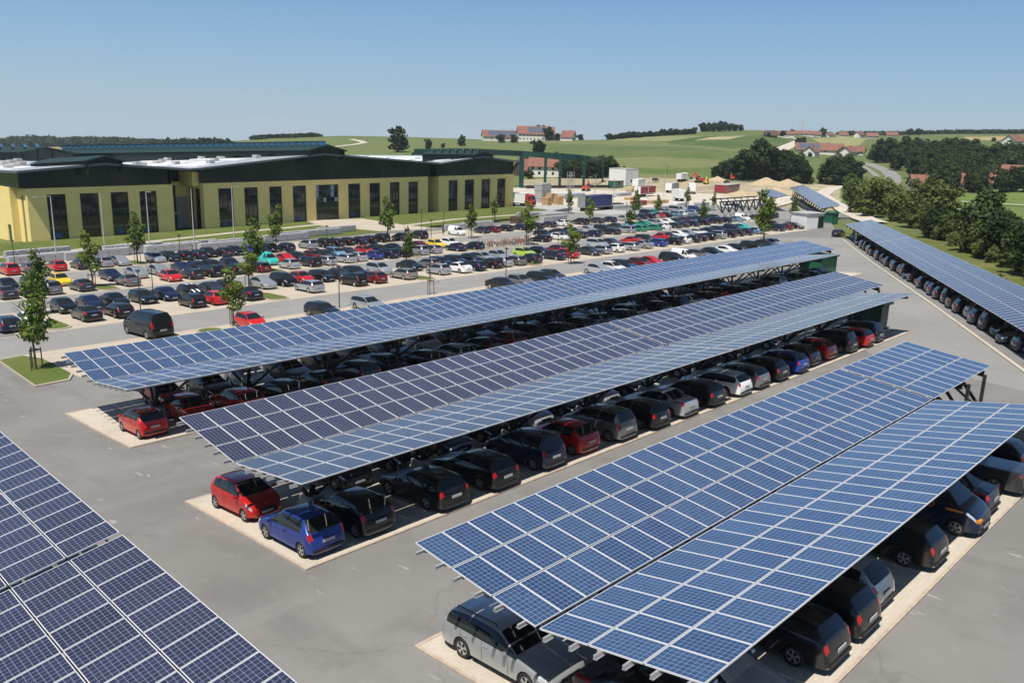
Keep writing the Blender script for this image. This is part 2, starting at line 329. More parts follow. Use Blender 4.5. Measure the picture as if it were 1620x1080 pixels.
def terrain_mesh():
    A = np.radians(np.concatenate([np.arange(-70, 6, 2.), np.arange(6, 86, .125), np.arange(86, 165, 2.)]))
    Rr = np.concatenate([[1.5, 6, 12, 20], np.arange(30, 200, 10), np.geomspace(200, 3600, 330)])
    AA, RR = np.meshgrid(A, Rr); X = RR * np.cos(AA); Y = RR * np.sin(AA); Z = terr(X, Y)
    lotm = (X > -60) & (X < 330) & (Y < 240) & (RR < 400); Z = np.where(lotm, Z - .35, Z)
    n, k = X.shape
    V = np.stack([X, Y, Z], -1).reshape(-1, 3)
    idx = np.arange(n * k).reshape(n, k)
    Fq = np.stack([idx[:-1, :-1], idx[1:, :-1], idx[1:, 1:], idx[:-1, 1:]], -1).reshape(-1, 4)
    me = bpy.data.meshes.new('terrain'); me.vertices.add(len(V)); me.vertices.foreach_set('co', V.ravel())
    me.loops.add(Fq.size); me.loops.foreach_set('vertex_index', Fq.ravel().astype(np.int32))
    me.polygons.add(len(Fq)); me.polygons.foreach_set('loop_start', np.arange(0, Fq.size, 4, dtype=np.int32)); me.polygons.foreach_set('use_smooth', np.ones(len(Fq), bool))
    C = np.ones((len(V), 4), np.float32); C[:, :3] = GREEN
    x, y = V[:, 0], V[:, 1]
    for P, c in FIELDS:
        ins = np.zeros(len(V), bool); j = len(P) - 1
        for i in range(len(P)):
            xi, yi = P[i]; xj, yj = P[j]
            cr = ((yi > y) != (yj > y)) & (x < (xj - xi) * (y - yi) / (yj - yi + 1e-9) + xi); ins ^= cr; j = i
        C[ins, :3] = c
    at = me.color_attributes.new('field', 'FLOAT_COLOR', 'POINT'); at.data.foreach_set('color', C.ravel())
    me.update(calc_edges=True); me.validate(); return me
m = mat('field_ground', GREEN, .95, spec=.1); t, b = nodes_of(m); pst = pos(t, (.25, 1, 1))
at = t.nodes.new('ShaderNodeAttribute'); at.attribute_name = 'field'
c = mixc(t, rampf(t, noise(t, pos(t), .02, 6), .35, .65, 0, .35), at.outputs['Color'], (.20, .20, .08), 'MIX')
c = mixc(t, rampf(t, noise(t, pos(t), .12, 6), .4, .7, 0, .35), c, (.07, .09, .03))
c = mixc(t, rampf(t, noise(t, pst, .06, 5, .7), .45, .7, 0, .4), c, (.21, .21, .09))
c = mixc(t, rampf(t, noise(t, pst, .5, 3, .6), .5, .7, 0, .3), c, (.06, .085, .025))
t.links.new(c, b.inputs['Base Color']); me = terrain_mesh(); me.materials.append(m)
struct(link('terrain', me))

def sheet(name, poly_or_rect, m, lift, kind='structure', step=2.5):
    """flat cover laid on the lot's slope; rect = x0, x1, y0, y1"""
    x0, x1, y0, y1 = poly_or_rect
    ys = sorted(set([y0, y1] + [k for k in KY if y0 < k < y1] + list(np.arange(y0, y1, 8.)[1:]))); b_ = MB()
    xs = list(np.linspace(x0, x1, max(2, int((x1 - x0) / 15))))
    vs = [(x, y, gz(y) + lift) for y in ys for x in xs]; n = len(xs)
    b_.add(vs, [(j * n + i, j * n + i + 1, (j + 1) * n + i + 1, (j + 1) * n + i) for j in range(len(ys) - 1) for i in range(n - 1)])
    o = b_.build(name, m); o['kind'] = kind; return o
def polysheet(name, pts, m, lift, thick=0., kind='structure'):
    """polygon patch (world xy) triangulated, cut along the slope's break lines"""
    import bmesh
    bm = bmesh.new(); vs = [bm.verts.new((p[0], p[1], 0)) for p in pts]; bm.faces.new(vs)
    for k in KY:
        bmesh.ops.bisect_plane(bm, geom=bm.verts[:] + bm.edges[:] + bm.faces[:], plane_co=(0, k, 0), plane_no=(0, 1, 0))
    for v in bm.verts: v.co.z = gz(v.co.y) + lift
    bm.normal_update()
    for f in bm.faces:
        if f.normal.z < 0: f.normal_flip()
    if thick:
        r = bmesh.ops.extrude_face_region(bm, geom=bm.faces[:])
        for v in [g for g in r['geom'] if isinstance(g, bmesh.types.BMVert)]: v.co.z += thick
        bmesh.ops.recalc_face_normals(bm, faces=bm.faces[:])
    me = bpy.data.meshes.new(name); bm.to_mesh(me); bm.free(); me.materials.append(m)
    o = link(name, me); o['kind'] = kind; return o
def ribbon(name, pts, wdt, m, lift=.05, far=False):
    P = []
    for a, b_ in zip(pts[:-1], pts[1:]):
        a = Vector(a[:2]); b_ = Vector(b_[:2]); n = max(1, int((b_ - a).length / (6 if not far else 10)))
        P += [a.lerp(b_, k / n) for k in range(n)]
    P.append(Vector(pts[-1][:2])); mb = MB(); vs = []
    for i, p in enumerate(P):
        d = (P[min(i + 1, len(P) - 1)] - P[max(i - 1, 0)]).normalized(); nrm = Vector((-d.y, d.x)) * wdt / 2
        for s in (1, -1):
            q = p + nrm * s; vs.append((q.x, q.y, float(terr(q.x, q.y)) + lift))
    mb.add(vs, [(2 * i, 2 * i + 1, 2 * i + 3, 2 * i + 2) for i in range(len(P) - 1)])
    return struct(mb.build(name, m))
# near ground: asphalt over the whole lot
ED = Vector((math.cos(R_(29.47)), math.sin(R_(29.47)), 0)); EN = Vector((ED.y, -ED.x, 0))
K0 = Vector((65.3, 13.7, 0))
def ek(t, n): p = K0 + ED * t + EN * n; return (p.x, p.y)
lot = [(-55, -40), ek(-65, 0)[:2], ek(112, 0), (205, 90), (205, 142), (-55, 142)]
polysheet('asphalt_yard', lot, M_ASPH, 0.0)
polysheet('verge', [ek(-90, -.5), ek(125, -.5), ek(125, 60), ek(-90, 60)], M_VERGE, -.03)
polysheet('lot_road', [(-50, 73.5), (160, 73.5), (152, 82), (-50, 82)], M_ROAD, .004)
polysheet('far_road', [ek(4, -9.5), ek(108, -9.5), ek(113, 0), ek(-8, 0)], M_ROAD, .008)
sheet('aisle_paving', (-50, 196, 95.5, 104.5), M_ROAD, .004); sheet('aisle_road', (-50, 196, 116.8, 124), M_ROAD, .004)
polysheet('parking_strip', [(20.5, 62.8), (137, 62.8), (137, 73.5), (19.2, 73.5)], M_BAY, .008, .0)
for y0, y1, xa, xb in ((82, 95.5, 22, 178), (104.5, 116.8, 20, 200), (124, 137, 18, 205)): sheet('parking_bays', (xa, xb, y0, y1), M_BAY, .008)
for y in (73.5, 82): sheet('kerb_line', (20.5, 140, y - .16, y + .16), M_KERB, .012)
# carport slabs, raised a step
SLABS = dict(A=(14.6, 52, 7.75, 17.6), B=(15.1, 74.2, 24.65, 34.2), C=(16.6, 113, 44.2, 53.8))
for k, (x0, x1, y0, y1) in SLABS.items():
    polysheet('parking_slab', [(x0, y0), (x1, y0), (x1, y1), (x0, y1)], M_SLAB, .0, .06)
    for r in ((x0 - .12, x0, y0 - .12, y1 + .12), (x0, x1, y0 - .12, y0), (x0, x1, y1, y1 + .12)):
        polysheet('kerb_edge', [(r[0], r[2]), (r[1], r[2]), (r[1], r[3]), (r[0], r[3])], M_KERB, .0, .075)
polysheet('parking_slab', [ek(-60, .1), ek(110, .1), ek(110, 6.2), ek(-60, 6.2)], M_ASPH, .0, .06)
polysheet('kerb_edge', [ek(-60, -.18), ek(110, -.18), ek(110, .1), ek(-60, .1)], M_SLAB, .0, .085)
M_LINE = mat('line_paint', (.62, .60, .55), .8)
for k, (x0, x1, y0, y1) in SLABS.items():
    ym = (y0 + y1) / 2; xs_ = np.arange(x0 + 3.05, x1, 3.03)
    ln_ = MB()
    for x in xs_:
        for a, b_ in ((y0 + .4, ym - .6), (ym + .6, y1 - .4)):
            cut = [a] + [q for q in KY if a < q < b_] + [b_]
            for p, q in zip(cut[:-1], cut[1:]): ln_.quad((x - .045, p, gz(p) + .064), (x + .045, p, gz(p) + .064), (x + .045, q, gz(q) + .064), (x - .045, q, gz(q) + .064))
    struct(ln_.build('bay_marking', M_LINE))
# lawns before the building, path between them
lawn_lo = [(15, 142), (60, 139.5), (98, 139.5), (130, 146), (178, 150), (190, 168), (190, 176.2), (60, 167), (15, 162)]
polysheet('lawn', lawn_lo, M_LAWN, .02)
pp = [G(x, y) for x, y in ((-60, 412), (0, 407), (127, 395), (233, 383), (367, 368.5), (440, 362), (505, 355.5))]
ribbon('footpath', pp, 2.2, M_BAY, .04)
pp2 = [G(x, y) for x, y in ((640, 357), (720, 347), (830, 339), (960, 334))]
ribbon('footpath', pp2, 2.2, M_BAY, .04)
polysheet('forecourt', [G(*p)[:2] for p in ((482, 349), (575, 346), (640, 356), (700, 362), (600, 366), (545, 361), (505, 357))], M_BAY, .03)
sheet('building_apron', (182, 196, 140, 176), M_CONC, .03)
polysheet('site_ground', [(150, 137.5), (210, 116), (330, 150), (330, 239), (196, 239), (185, 178), (184, 150)], M_GRAVEL, .01)
polysheet('works_yard', [(150, 137), (205, 118), (205, 100), (230, 88), (245, 110), (250, 140), (184, 160)], M_ROAD, .02)
# grass islands with kerbs
def island(pts):
    cx = sum(p[0] for p in pts) / len(pts); cy = sum(p[1] for p in pts) / len(pts)
    polysheet('island_kerb', pts, M_KERB, .0, .11)
    q = [(cx + (p[0] - cx) * (1 - .28 / max(1, math.hypot(p[0] - cx, p[1] - cy))), cy + (p[1] - cy) * (1 - .28 / max(1, math.hypot(p[0] - cx, p[1] - cy)))) for p in pts]
    stuff(polysheet('grass_patch', q, M_LAWN, .115, 0, 'stuff'))
def rounded(x0, x1, y0, y1, r=1.1, n=4):
    out = []
    for cx, cy, a0 in ((x1 - r, y1 - r, 0), (x0 + r, y1 - r, 90), (x0 + r, y0 + r, 180), (x1 - r, y0 + r, 270)):
        out += [(cx + r * math.cos(R_(a0 + 90 * k / n)), cy + r * math.sin(R_(a0 + 90 * k / n))) for k in range(n + 1)]
    return out
island([(17.8, 72.9), (17.3, 62.2), (19.6, 62.4), (20.4, 64), (20.5, 71), (19.6, 73.2)])
ISL = []
for px, y0, y1 in ((84, 82.3, 89), (433, 82.3, 88.5), (668, 82.3, 88.5), (838, 82.3, 88.5), (1203, 82.3, 90), (620, 89, 95.3), (385, 89, 95.3),
                   (168, 104.6, 110.6), (432, 104.6, 110.6), (650, 104.6, 110.6), (996, 104.6, 110.6), (1112, 104.6, 110.6), (218, 124.3, 130), (437, 124.3, 130.5), (612, 124.3, 130.5), (745, 104.8, 110.5)):
    x = ZR(px, y0 + 2); ISL.append((x, y0, y1)); island(rounded(x - 1.25, x + 1.25, y0, y1))
for px in (262, 330, 578, 880): x = ZR(px, 72); island(rounded(x - 1.1, x + 1.1, 65.5, 73.2))
# farm tracks and country road
road_pts = [G(x, y) for x, y in ((1360, 256), (1372, 259), (1388, 264), (1404, 271.5), (1413, 279), (1413, 287), (1405, 294))]
ribbon('country_road', road_pts, 7.5, M_ROAD, .1, True)
ribbon('cycle_path', [G(x, y) for x, y in ((1358, 259), (1370, 266), (1381, 273), (1388, 280))], 3.2, M_ROAD, .1, True)
ribbon('gravel_track', [G(x, y) for x, y in ((1385, 352), (1367, 346), (1345, 336), (1332, 328), (1312, 318), (1300, 309), (1306, 303), (1320, 297), (1340, 295))], 6, M_GRAVEL, .12)
ribbon('field_track', [G(x, y) for x, y in ((1233, 238), (1246, 232), (1258, 227), (1268, 222), (1255, 218.6), (1232, 217))], 10, M_GRAVEL, .15, True)
ribbon('field_track', [G(x, y) for x, y in ((520, 234), (560, 229), (577, 226), (570, 223.4), (555, 220.5))], 6, M_GRAVEL, .15, True)
ribbon('meadow_path', [G(x, y) for x, y in ((1485, 317.5), (1540, 320), (1640, 326))], 2.5, M_GRAVEL, .15, True)
ribbon('meadow_path', [G(x, y) for x, y in ((1470, 325), (1510, 331), (1540, 336))], 2.5, M_GRAVEL, .15, True)
#@@CARPORT
# ------------------------------------------------------------------ carports
MX, MY = 1.01, 1.592
def module_mesh(cm):
    mb = MB(); a, b_ = .985, 1.545
    fr = .019
    mb.add([(fr, fr, .0), (a - fr, fr, 0), (a - fr, b_ - fr, 0), (fr, b_ - fr, 0)], [(0, 1, 2, 3)], 0)
    for x0, x1, y0, y1 in ((0, a, 0, fr), (0, a, b_ - fr, b_), (0, fr, fr, b_ - fr), (a - fr, a, fr, b_ - fr)): mb.bx(x0, x1, y0, y1, -.04, .006, 1)
    mb.add([(fr, fr, -.03), (a - fr, fr, -.03), (a - fr, b_ - fr, -.03), (fr, b_ - fr, -.03)], [(3, 2, 1, 0)], 2)
    me = mb.mesh('solar_module', [cm, M_ALU, M_BACK]); uvl = me.uv_layers.new(name='UVMap')
    for l in range(len(me.loops)): uvl.data[l].uv = (0, 0)
    for l, q in zip(me.polygons[0].loop_indices, ((0, 0), (1, 0), (1, 1), (0, 1))): uvl.data[l].uv = q
    return me
MOD = {m.name: module_mesh(m) for m in (M_SOLAR_BLUE, M_SOLAR_NAVY)}
def merged_modules(me, mats_):
    """many copies of the module mesh in one mesh"""
    V = np.array([v.co for v in me.vertices]); Fs = [list(p.vertices) for p in me.polygons]; mi = [p.material_index for p in me.polygons]
    uv = [tuple(d.uv) for d in me.uv_layers[0].data]
    out = bpy.data.meshes.new('module_array'); vs = []; fs = []
    for k, M in enumerate(mats_):
        A = np.array(M.to_3x3()); tt = np.array(M.translation); vs += (V @ A.T + tt).tolist(); o = k * len(V); fs += [[i + o for i in f] for f in Fs]
    out.from_pydata(vs, [], fs)
    for m_ in me.materials: out.materials.append(m_)
    out.polygons.foreach_set('material_index', mi * len(mats_)); ul = out.uv_layers.new(name='UVMap')
    ul.data.foreach_set('uv', np.array(uv * len(mats_), np.float32).ravel()); out.update(); return out
def wing_frame(o, d, nrm, al):
    """local axes: x along the row, y from valley to rim, z up from the glass"""
    ax = Vector(d).normalized(); ay = Vector(nrm) * math.cos(al) + Vector((0, 0, 1)) * math.sin(al); az = ax.cross(ay)
    if az.z < 0: pass
    return Matrix(((ax.x, ay.x, az.x, o[0]), (ax.y, ay.y, az.y, o[1]), (ax.z, ay.z, az.z, o[2]), (0, 0, 0, 1)))
def carport(label, wings, supports, cmat, ground):
    """wings: (origin, dir, normal, tilt, [(k0, k1)...])"""
    root = empty('solar_carport', wings[0][0]); tag(root, label, 'carport'); inv = Matrix.Translation(wings[0][0]).inverted()
    me = MOD[cmat.name]; mods = []
    for o, d, nrm, al, secs in wings:
        W = inv @ wing_frame(o, d, nrm, al); flip = wing_frame(o, d, nrm, al).to_3x3().col[2].z < 0
        up = -1 if flip else 1
        for k0, k1 in secs:
            gap = .0 if k0 == 0 else .28
            for k in range(k0, k1):
                for r in range(3):
                    L = Matrix.Translation((k * MX + gap + (.985 if flip else 0), r * MY + .06, 0)) @ (Matrix.Diagonal((-1, 1, -1, 1)) if flip else Matrix.Identity(4))
                    M = W @ L; c_ = Matrix.Translation(wings[0][0]) @ M; mods.append((depth(c_.translation), M))
            pu = MB()
            x0, x1 = k0 * MX + gap - .26, k1 * MX + gap + .2
            for r in range(3):
                for yy in (.36, 1.2):
                    y = r * MY + .06 + yy; pu = MB(); pu.bx(x0, x1, y - .03, y + .03, -.15 if up > 0 else .05, -.05 if up > 0 else .15)
                    pu.bx(x0, x1, y - .055, y + .055, (-.162 if up > 0 else .15), (-.15 if up > 0 else .162))
                    pu.v = [W @ Vector(v) for v in pu.v]; pu.build('purlin', M_PURL, root)
            nb = max(2, round((k1 - k0) * MX / 6.06)); 
            for q in range(nb + 1):
                x = k0 * MX + gap + .9 + q * ((k1 - k0) * MX - 1.8) / nb; z0 = -.19 * up
                bm_ = MB(); bm_.add([W @ Vector((x + sx, y, z0 - up * dz)) for y, dd in ((.1, .32), (4.5, .16)) for dz in (0, dd) for sx in (-.06, .06)],
                                    [(0, 1, 3, 2), (4, 6, 7, 5), (0, 4, 5, 1), (2, 3, 7, 6), (0, 2, 6, 4), (1, 5, 7, 3)]); bm_.build('rafter', M_STEEL, root)
    mods.sort(key=lambda q: q[0])
    for _, M in mods[:100]:
        o = link('solar_module', me, root); o.matrix_local = M
    if len(mods) > 100: stuff(link('module_array', merged_modules(me, [M for _, M in mods[100:]]), root))
    for (x, y, z) in supports:
        sp = MB(); g = ground(x, y); b0 = Vector((x, y, g + .75))
        o, d, nrm, al, secs = wings[0]
        for sx in (-1, 1):
            for wi, (wo, wd, wn, wal, wsecs) in enumerate(wings):
                if wi and (Vector((x, y, z)) - Vector(wo)).dot(Vector(wd)) > wsecs[-1][1] * MX - .6: continue
                e = Vector((x, y, z - .35)) + Vector(wd) * (1.25 * sx) + Vector(wn) * (2.35 * math.cos(wal)) + Vector((0, 0, 2.35 * math.sin(wal)))
                sp.bar(inv @ (b0 + Vector((sx * .12, 0, 0))), inv @ e, .13, .13)
        sp.bar(inv @ b0, inv @ Vector((x, y, z - .3)), .16, .16)
        s_ = sp.build('support_frame', M_STEEL, root)
        pl = MB(); c0 = inv @ Vector((x, y, g)); pl.box((c0.x, c0.y, c0.z + .35), (.75, .75, .9)); pl.build('plinth', M_CONC, s_)
    return root
CX = dict(A=(14.102, 12.429, 3.014, .104, .187), B=(14.773, 29.049, 2.160, .130, .140), C=(16.608, 48.748, .584, .143, .138))
lab = dict(A='nearest blue V-shaped solar carport at the lower right, gap near its far end',
           B='middle V-shaped solar carport with violet modules above the row of rear-parked cars',
           C='far long V-shaped solar carport with bright blue modules beside the lot road')
secs = dict(A=([(0, 28), (28, 37)], [(0, 28)]), B=([(0, 29), (29, 64)], [(0, 29), (29, 58)]), C=([(0, 43), (43, 96)], [(0, 43), (43, 87)]))
for n, (x, y, z, aL, aR) in CX.items():
    total = secs[n][0][-1][1] * MX
    sup = [(x + 3.4 + k * 6.06, y, z) for k in range(int((total - 4) / 6.06) + 1)]
    sup = [(min(s_[0], x + total - 1.0), y, z) for s_ in sup]
    if n == 'A': sup.append((x + total - .9, y, z))
    carport(lab[n], [((x, y, z), (1, 0, 0), (0, 1, 0), aL, secs[n][0]), ((x, y - .02, z), (1, 0, 0), (0, -1, 0), aR, secs[n][1])], sup,
            M_SOLAR_NAVY if n == 'B' else M_SOLAR_BLUE, lambda x, y: gz(y))
# D: carport running across at the lower left
DT = R_(10.5); DE = Vector((8.80, 24.55, 2.84)); dv = DE - Vector((4.84 * math.cos(DT), 0, 4.84 * math.sin(DT)))
carport('violet solar carport at the lower left running toward the viewer, crosswise to the others',
        [((dv.x, dv.y, dv.z), (0, -1, 0), (1, 0, 0), DT, [(0, 24)]), ((dv.x, dv.y + .26 + 0.0, dv.z), (0, 1, 0), (1, 0, 0), DT, [(0, 14)])],
        [(dv.x, dv.y - 3.3 - k * 6.06, dv.z) for k in range(3)], M_SOLAR_NAVY, lambda x, y: gz(y))
# E: single-pitch carport at the right
ET = R_(14.6); e0 = Vector((166.26, 69.87, -.97)); ed = Vector((-math.cos(R_(29.466)), -math.sin(R_(29.466)), .026)); en = Vector((math.sin(R_(29.466)), -math.cos(R_(29.466)), 0))
carport('single-pitch solar carport on the right along the hedge bank, over dark parked cars', [(tuple(e0), tuple(ed), tuple(en), ET, [(0, 40), (40, 75), (75, 118)])],
        [tuple(e0 + ed * (3 + k * 6.06) + en * 1.3 + Vector((0, 0, .33))) for k in range(19)], M_SOLAR_NAVY, lambda x, y: gz(y))
# F: far one by the white shed, G: small one in the works yard
f0 = Hz(1249, 296.5, -1.9); f1 = Hz(1299, 330, -1.9); fd = (f1 - f0); fl = fd.length; fd.normalize(); fn = Vector((-fd.y, fd.x, 0)); fn = fn if fn.y < 0 else -fn
carport('distant pale solar roof behind the white shed beside the gravel track', [(tuple(f0), tuple(fd), tuple(fn), R_(14), [(0, int(fl / MX))])],
        [tuple(f0 + fd * (2 + k * 6.06) + fn * 1.2 + Vector((0, 0, .3))) for k in range(int(fl / 6.06))], M_SOLAR_NAVY, lambda x, y: gz(y))
g0 = Hz(1196, 303, -1.5); g1 = Hz(1220, 313, -1.5); gd = (g1 - g0); gl = gd.length; gd.normalize(); gn = Vector((-gd.y, gd.x, 0)); gn = gn if gn.y < 0 else -gn
carport('small half-built solar roof at the end of the open lattice frame', [(tuple(g0), tuple(gd), tuple(gn), R_(12), [(0, int(gl / MX))])],
        [tuple(g0 + gd * (2 + k * 6.06) + gn * 1.0 + Vector((0, 0, .2))) for k in range(max(1, int(gl / 6.06)))], M_SOLAR_NAVY, lambda x, y: gz(y))
# ------------------------------------------------------------------ cars
# kind: length, width, wheelbase, front overhang, wheel radius, top profile (s, z), windscreen (s0, s1), rear glass (s0, s1), belt (z front, z rear), side glass end s, pillars, tail lamp height
KINDS = dict(
 H=dict(n='hatchback', L=3.95, W=1.70, wb=2.5, fo=.78, r=.30, top=[(0, .5), (.012, .62), (.04, .70), (.10, .80), (.18, .88), (.25, .93), (.275, .95), (.46, 1.42), (.53, 1.45), (.62, 1.46), (.74, 1.44), (.83, 1.40), (.95, 1.02), (.965, .92), (.985, .80), (1, .52)], ws=(.275, .46), rg=(.83, .95), belt=(.92, .99), se=.83, pil=[.60]),
 A=dict(n='hatchback', L=3.42, W=1.62, wb=2.34, fo=.60, r=.28, top=[(0, .5), (.012, .64), (.04, .74), (.10, .86), (.16, .94), (.20, .98), (.22, 1.0), (.42, 1.42), (.50, 1.46), (.62, 1.47), (.78, 1.44), (.88, 1.39), (.965, 1.0), (.975, .9), (.988, .80), (1, .5)], ws=(.22, .42), rg=(.88, .965), belt=(.97, 1.06), se=.86, pil=[.62]),
 E=dict(n='estate', L=4.55, W=1.76, wb=2.62, fo=.88, r=.315, top=[(0, .48), (.012, .6), (.04, .68), (.10, .75), (.18, .82), (.27, .885), (.30, .905), (.455, 1.33), (.53, 1.39), (.62, 1.41), (.78, 1.395), (.89, 1.33), (.968, .98), (.976, .9), (.988, .78), (1, .5)], ws=(.30, .455), rg=(.89, .968), belt=(.88, .95), se=.92, pil=[.57, .77]),
 S=dict(n='saloon', L=4.5, W=1.75, wb=2.65, fo=.86, r=.31, top=[(0, .48), (.012, .6), (.04, .68), (.10, .77), (.18, .86), (.25, .92), (.275, .94), (.43, 1.34), (.50, 1.40), (.58, 1.415), (.68, 1.385), (.83, 1.06), (.88, 1.04), (.965, 1.0), (.985, .86), (1, .5)], ws=(.275, .43), rg=(.68, .83), belt=(.91, .99), se=.74, pil=[.555]),
 M=dict(n='minivan', L=4.25, W=1.76, wb=2.6, fo=.85, r=.315, top=[(0, .52), (.012, .68), (.04, .80), (.10, .92), (.16, 1.0), (.20, 1.05), (.22, 1.07), (.42, 1.55), (.50, 1.60), (.62, 1.63), (.78, 1.62), (.90, 1.57), (.965, 1.08), (.974, .96), (.987, .82), (1, .52)], ws=(.22, .42), rg=(.90, .965), belt=(1.02, 1.10), se=.90, pil=[.56, .78]),
 K=dict(n='van', L=4.1, W=1.72, wb=2.65, fo=.80, r=.31, top=[(0, .52), (.012, .68), (.04, .80), (.10, .92), (.17, 1.02), (.20, 1.06), (.22, 1.08), (.36, 1.62), (.42, 1.74), (.5, 1.82), (.78, 1.84), (.95, 1.82), (.975, 1.15), (.98, 1.0), (.99, .85), (1, .52)], ws=(.22, .36), rg=(.95, .975), belt=(1.04, 1.10), se=.48, pil=[.36]),
 V=dict(n='van', L=4.8, W=1.90, wb=3.05, fo=.85, r=.33, top=[(0, .55), (.012, .75), (.04, .92), (.08, 1.05), (.12, 1.14), (.15, 1.19), (.165, 1.21), (.29, 1.75), (.34, 1.88), (.42, 1.95), (.7, 1.97), (.962, 1.95), (.983, 1.22), (.987, 1.0), (.991, .85), (1, .52)], ws=(.165, .29), rg=(.962, .983), belt=(1.16, 1.22), se=.94, pil=[.40, .66]),
 P=dict(n='pickup', L=4.95, W=1.80, wb=2.95, fo=.85, r=.36, top=[(0, .6), (.012, .75), (.04, .86), (.10, .98), (.18, 1.04), (.235, 1.08), (.25, 1.1), (.36, 1.66), (.42, 1.72), (.55, 1.73), (.61, 1.70), (.64, 1.13), (.70, 1.12), (.965, 1.11), (.985, 1.0), (1, .6)], ws=(.25, .36), rg=(.61, .64), belt=(1.08, 1.12), se=.60, pil=[.46]))
CMATS = [M_PAINT, M_CGLASS, M_HEAD, M_TAIL, M_TRIM, M_TYRE, M_RIM, M_PLATE]
def car_shell(k):
    K = KINDS[k]; L, W, r, fo, wb = K['L'], K['W'], K['r'], K['fo'], K['wb']; hw = W / 2
    ts, tz = zip(*K['top']); wf = fo / L; wr_ = (fo + wb) / L; R = r * 1.16
    st = set(ts) | set(K['pil']) | {p + .018 for p in K['pil']} | {K['se'], .06}
    for c_ in (wf, wr_):
        st |= {c_ + R / L * q for q in (-1.04, -.98, -.8, -.5, 0, .5, .8, .98, 1.04)}
    st = sorted(s for s in st if 0 <= s <= 1); out = []
    for s in st:
        if not out or s - out[-1] > .0045: out.append(s)
    st = out; 
    if st[-1] < 1: st.append(1.0)
    zb0 = .20; prof = []
    for s in st:
        x = s * L; zt = float(np.interp(s, ts, tz)); bl = float(np.interp(s, [K['ws'][0], K['rg'][1]], K['belt'])); bl = min(bl, zt - .03)
        wd = hw * (1 - .20 * max(0, (.10 - s) / .10) ** 2.2 - .13 * max(0, (s - .90) / .10) ** 2.2)
        zs = .26 + (.10 if s < .012 or s > .99 else 0); zb = zb0 + (.1 if s < .012 or s > .99 else 0); arch = False
        for c_ in (wf, wr_):
            dx = abs(x - c_ * L)
            if dx < R: za = r + math.sqrt(max(0, R * R - dx * dx)); zs = max(zs, za); zb = max(zb, za - .02); arch = True
        hh = zt - bl; g = max(0, hh - .05)
        wbl = wd * (.965 if s > .1 else .94)
        p = [(0, zb), (wd * .74, zb), (wd * .985, zs), (wd, max(zs + .03, .26 + (bl - .26) * .55)), (wd * .992, max(zs + .05, bl - .085)), (wbl, bl),
             (wbl - .10 * g - .02, bl + hh * .45), (wbl - .38 * g - .04, bl + hh * .86), (wbl - .38 * g - .10, bl + hh * .95), (wbl * .55 - .1 * g, bl + hh * .992), (0, zt + .008 * (g > 0))]
        if g <= 0: p[6] = (wbl * .97, bl + hh * .3); p[7] = (wbl * .9, bl + hh * .7); p[8] = (wbl * .82, bl + hh * .85); p[9] = (wbl * .5, bl + hh * .97)
        if K['rg'][0] - 1e-4 <= s <= K['rg'][1] + 1e-4 or K['ws'][0] - 1e-4 <= s <= K['ws'][1] + 1e-4:
            p[8] = (p[8][0], bl + hh * .975); p[9] = (p[9][0], bl + hh * .994)
        prof.append(p)
    V = []; 
    for s, p in zip(st, prof):
        x = L / 2 - s * L
        bow = lambda y, s=s: (-.10 * (abs(y) / hw) ** 2.2 if s < .25 else (.07 * (abs(y) / hw) ** 2.2 if s > .88 else 0)) * (1 - s / .25 if s < .25 else (s - .88) / .12 if s > .88 else 0)
        V.append([(x + bow(y), y, z) for y, z in p] + [(x + bow(y), -y, z) for y, z in p[-2:0:-1]])
    n = len(V[0]); tags = {}
    lo, hi = K['ws']; r0, r1 = K['rg']; eps = 1e-4
    def cls(i, j):
        a, b_ = st[i], st[i + 1]; mid = (a + b_) / 2; jj = j if j < 10 else n - 1 - j; sd = 'l' if j < 10 else 'r'
        if jj in (8, 9):
            if lo - eps <= a and b_ <= hi + eps: return 'wind'
            if r0 - eps <= a and b_ <= r1 + eps and not (k == 'P' and False): return 'rear'
        if jj in (5, 6) and mid < K['se'] and mid > lo + .03:
            if k not in 'KP' or not any(p - eps <= a and b_ <= p + .018 + eps for p in K['pil']): return 'side'
        if jj in (7,) and lo - eps <= a and b_ <= hi + eps: return 'body'
        if .012 - eps <= a and b_ <= .10 + eps and jj in (4,): return 'hl' + sd
        if .012 - eps <= a and b_ <= .06 + eps and jj in (3,) and False: return 'hl' + sd
        if K['rg'][1] - eps <= a and b_ < .992 and jj in (5, 6, 7) and k != 'P': return 'tl' + sd
        if b_ > .955 and a > .955 - .01 and b_ < .9999 and (jj == 4 or (k in 'EMVKHA' and jj in (5,)) or (k == 'S' and jj == 3 and False)): return 'tl' + sd
        return 'body'
    faces = {}
    for i in range(len(V) - 1):
        for j in range(n): faces.setdefault(cls(i, j), []).append((i * n + j, i * n + (j + 1) % n, (i + 1) * n + (j + 1) % n, (i + 1) * n + j))
    faces['body'].append(tuple(range(n))[::-1]); faces['body'].append(tuple((len(V) - 1) * n + j for j in range(n)))
    VV = [v for ring in V for v in ring]
    return VV, faces, st, n
def sub_mesh(name, V, faces, m, off=0., smooth=45):
    used = sorted({i for f in faces for i in f}); mp = {i: q for q, i in enumerate(used)}
    mb = MB(); mb.add([V[i] for i in used], [tuple(mp[i] for i in f) for f in faces]); return mb.mesh(name, m, smooth)
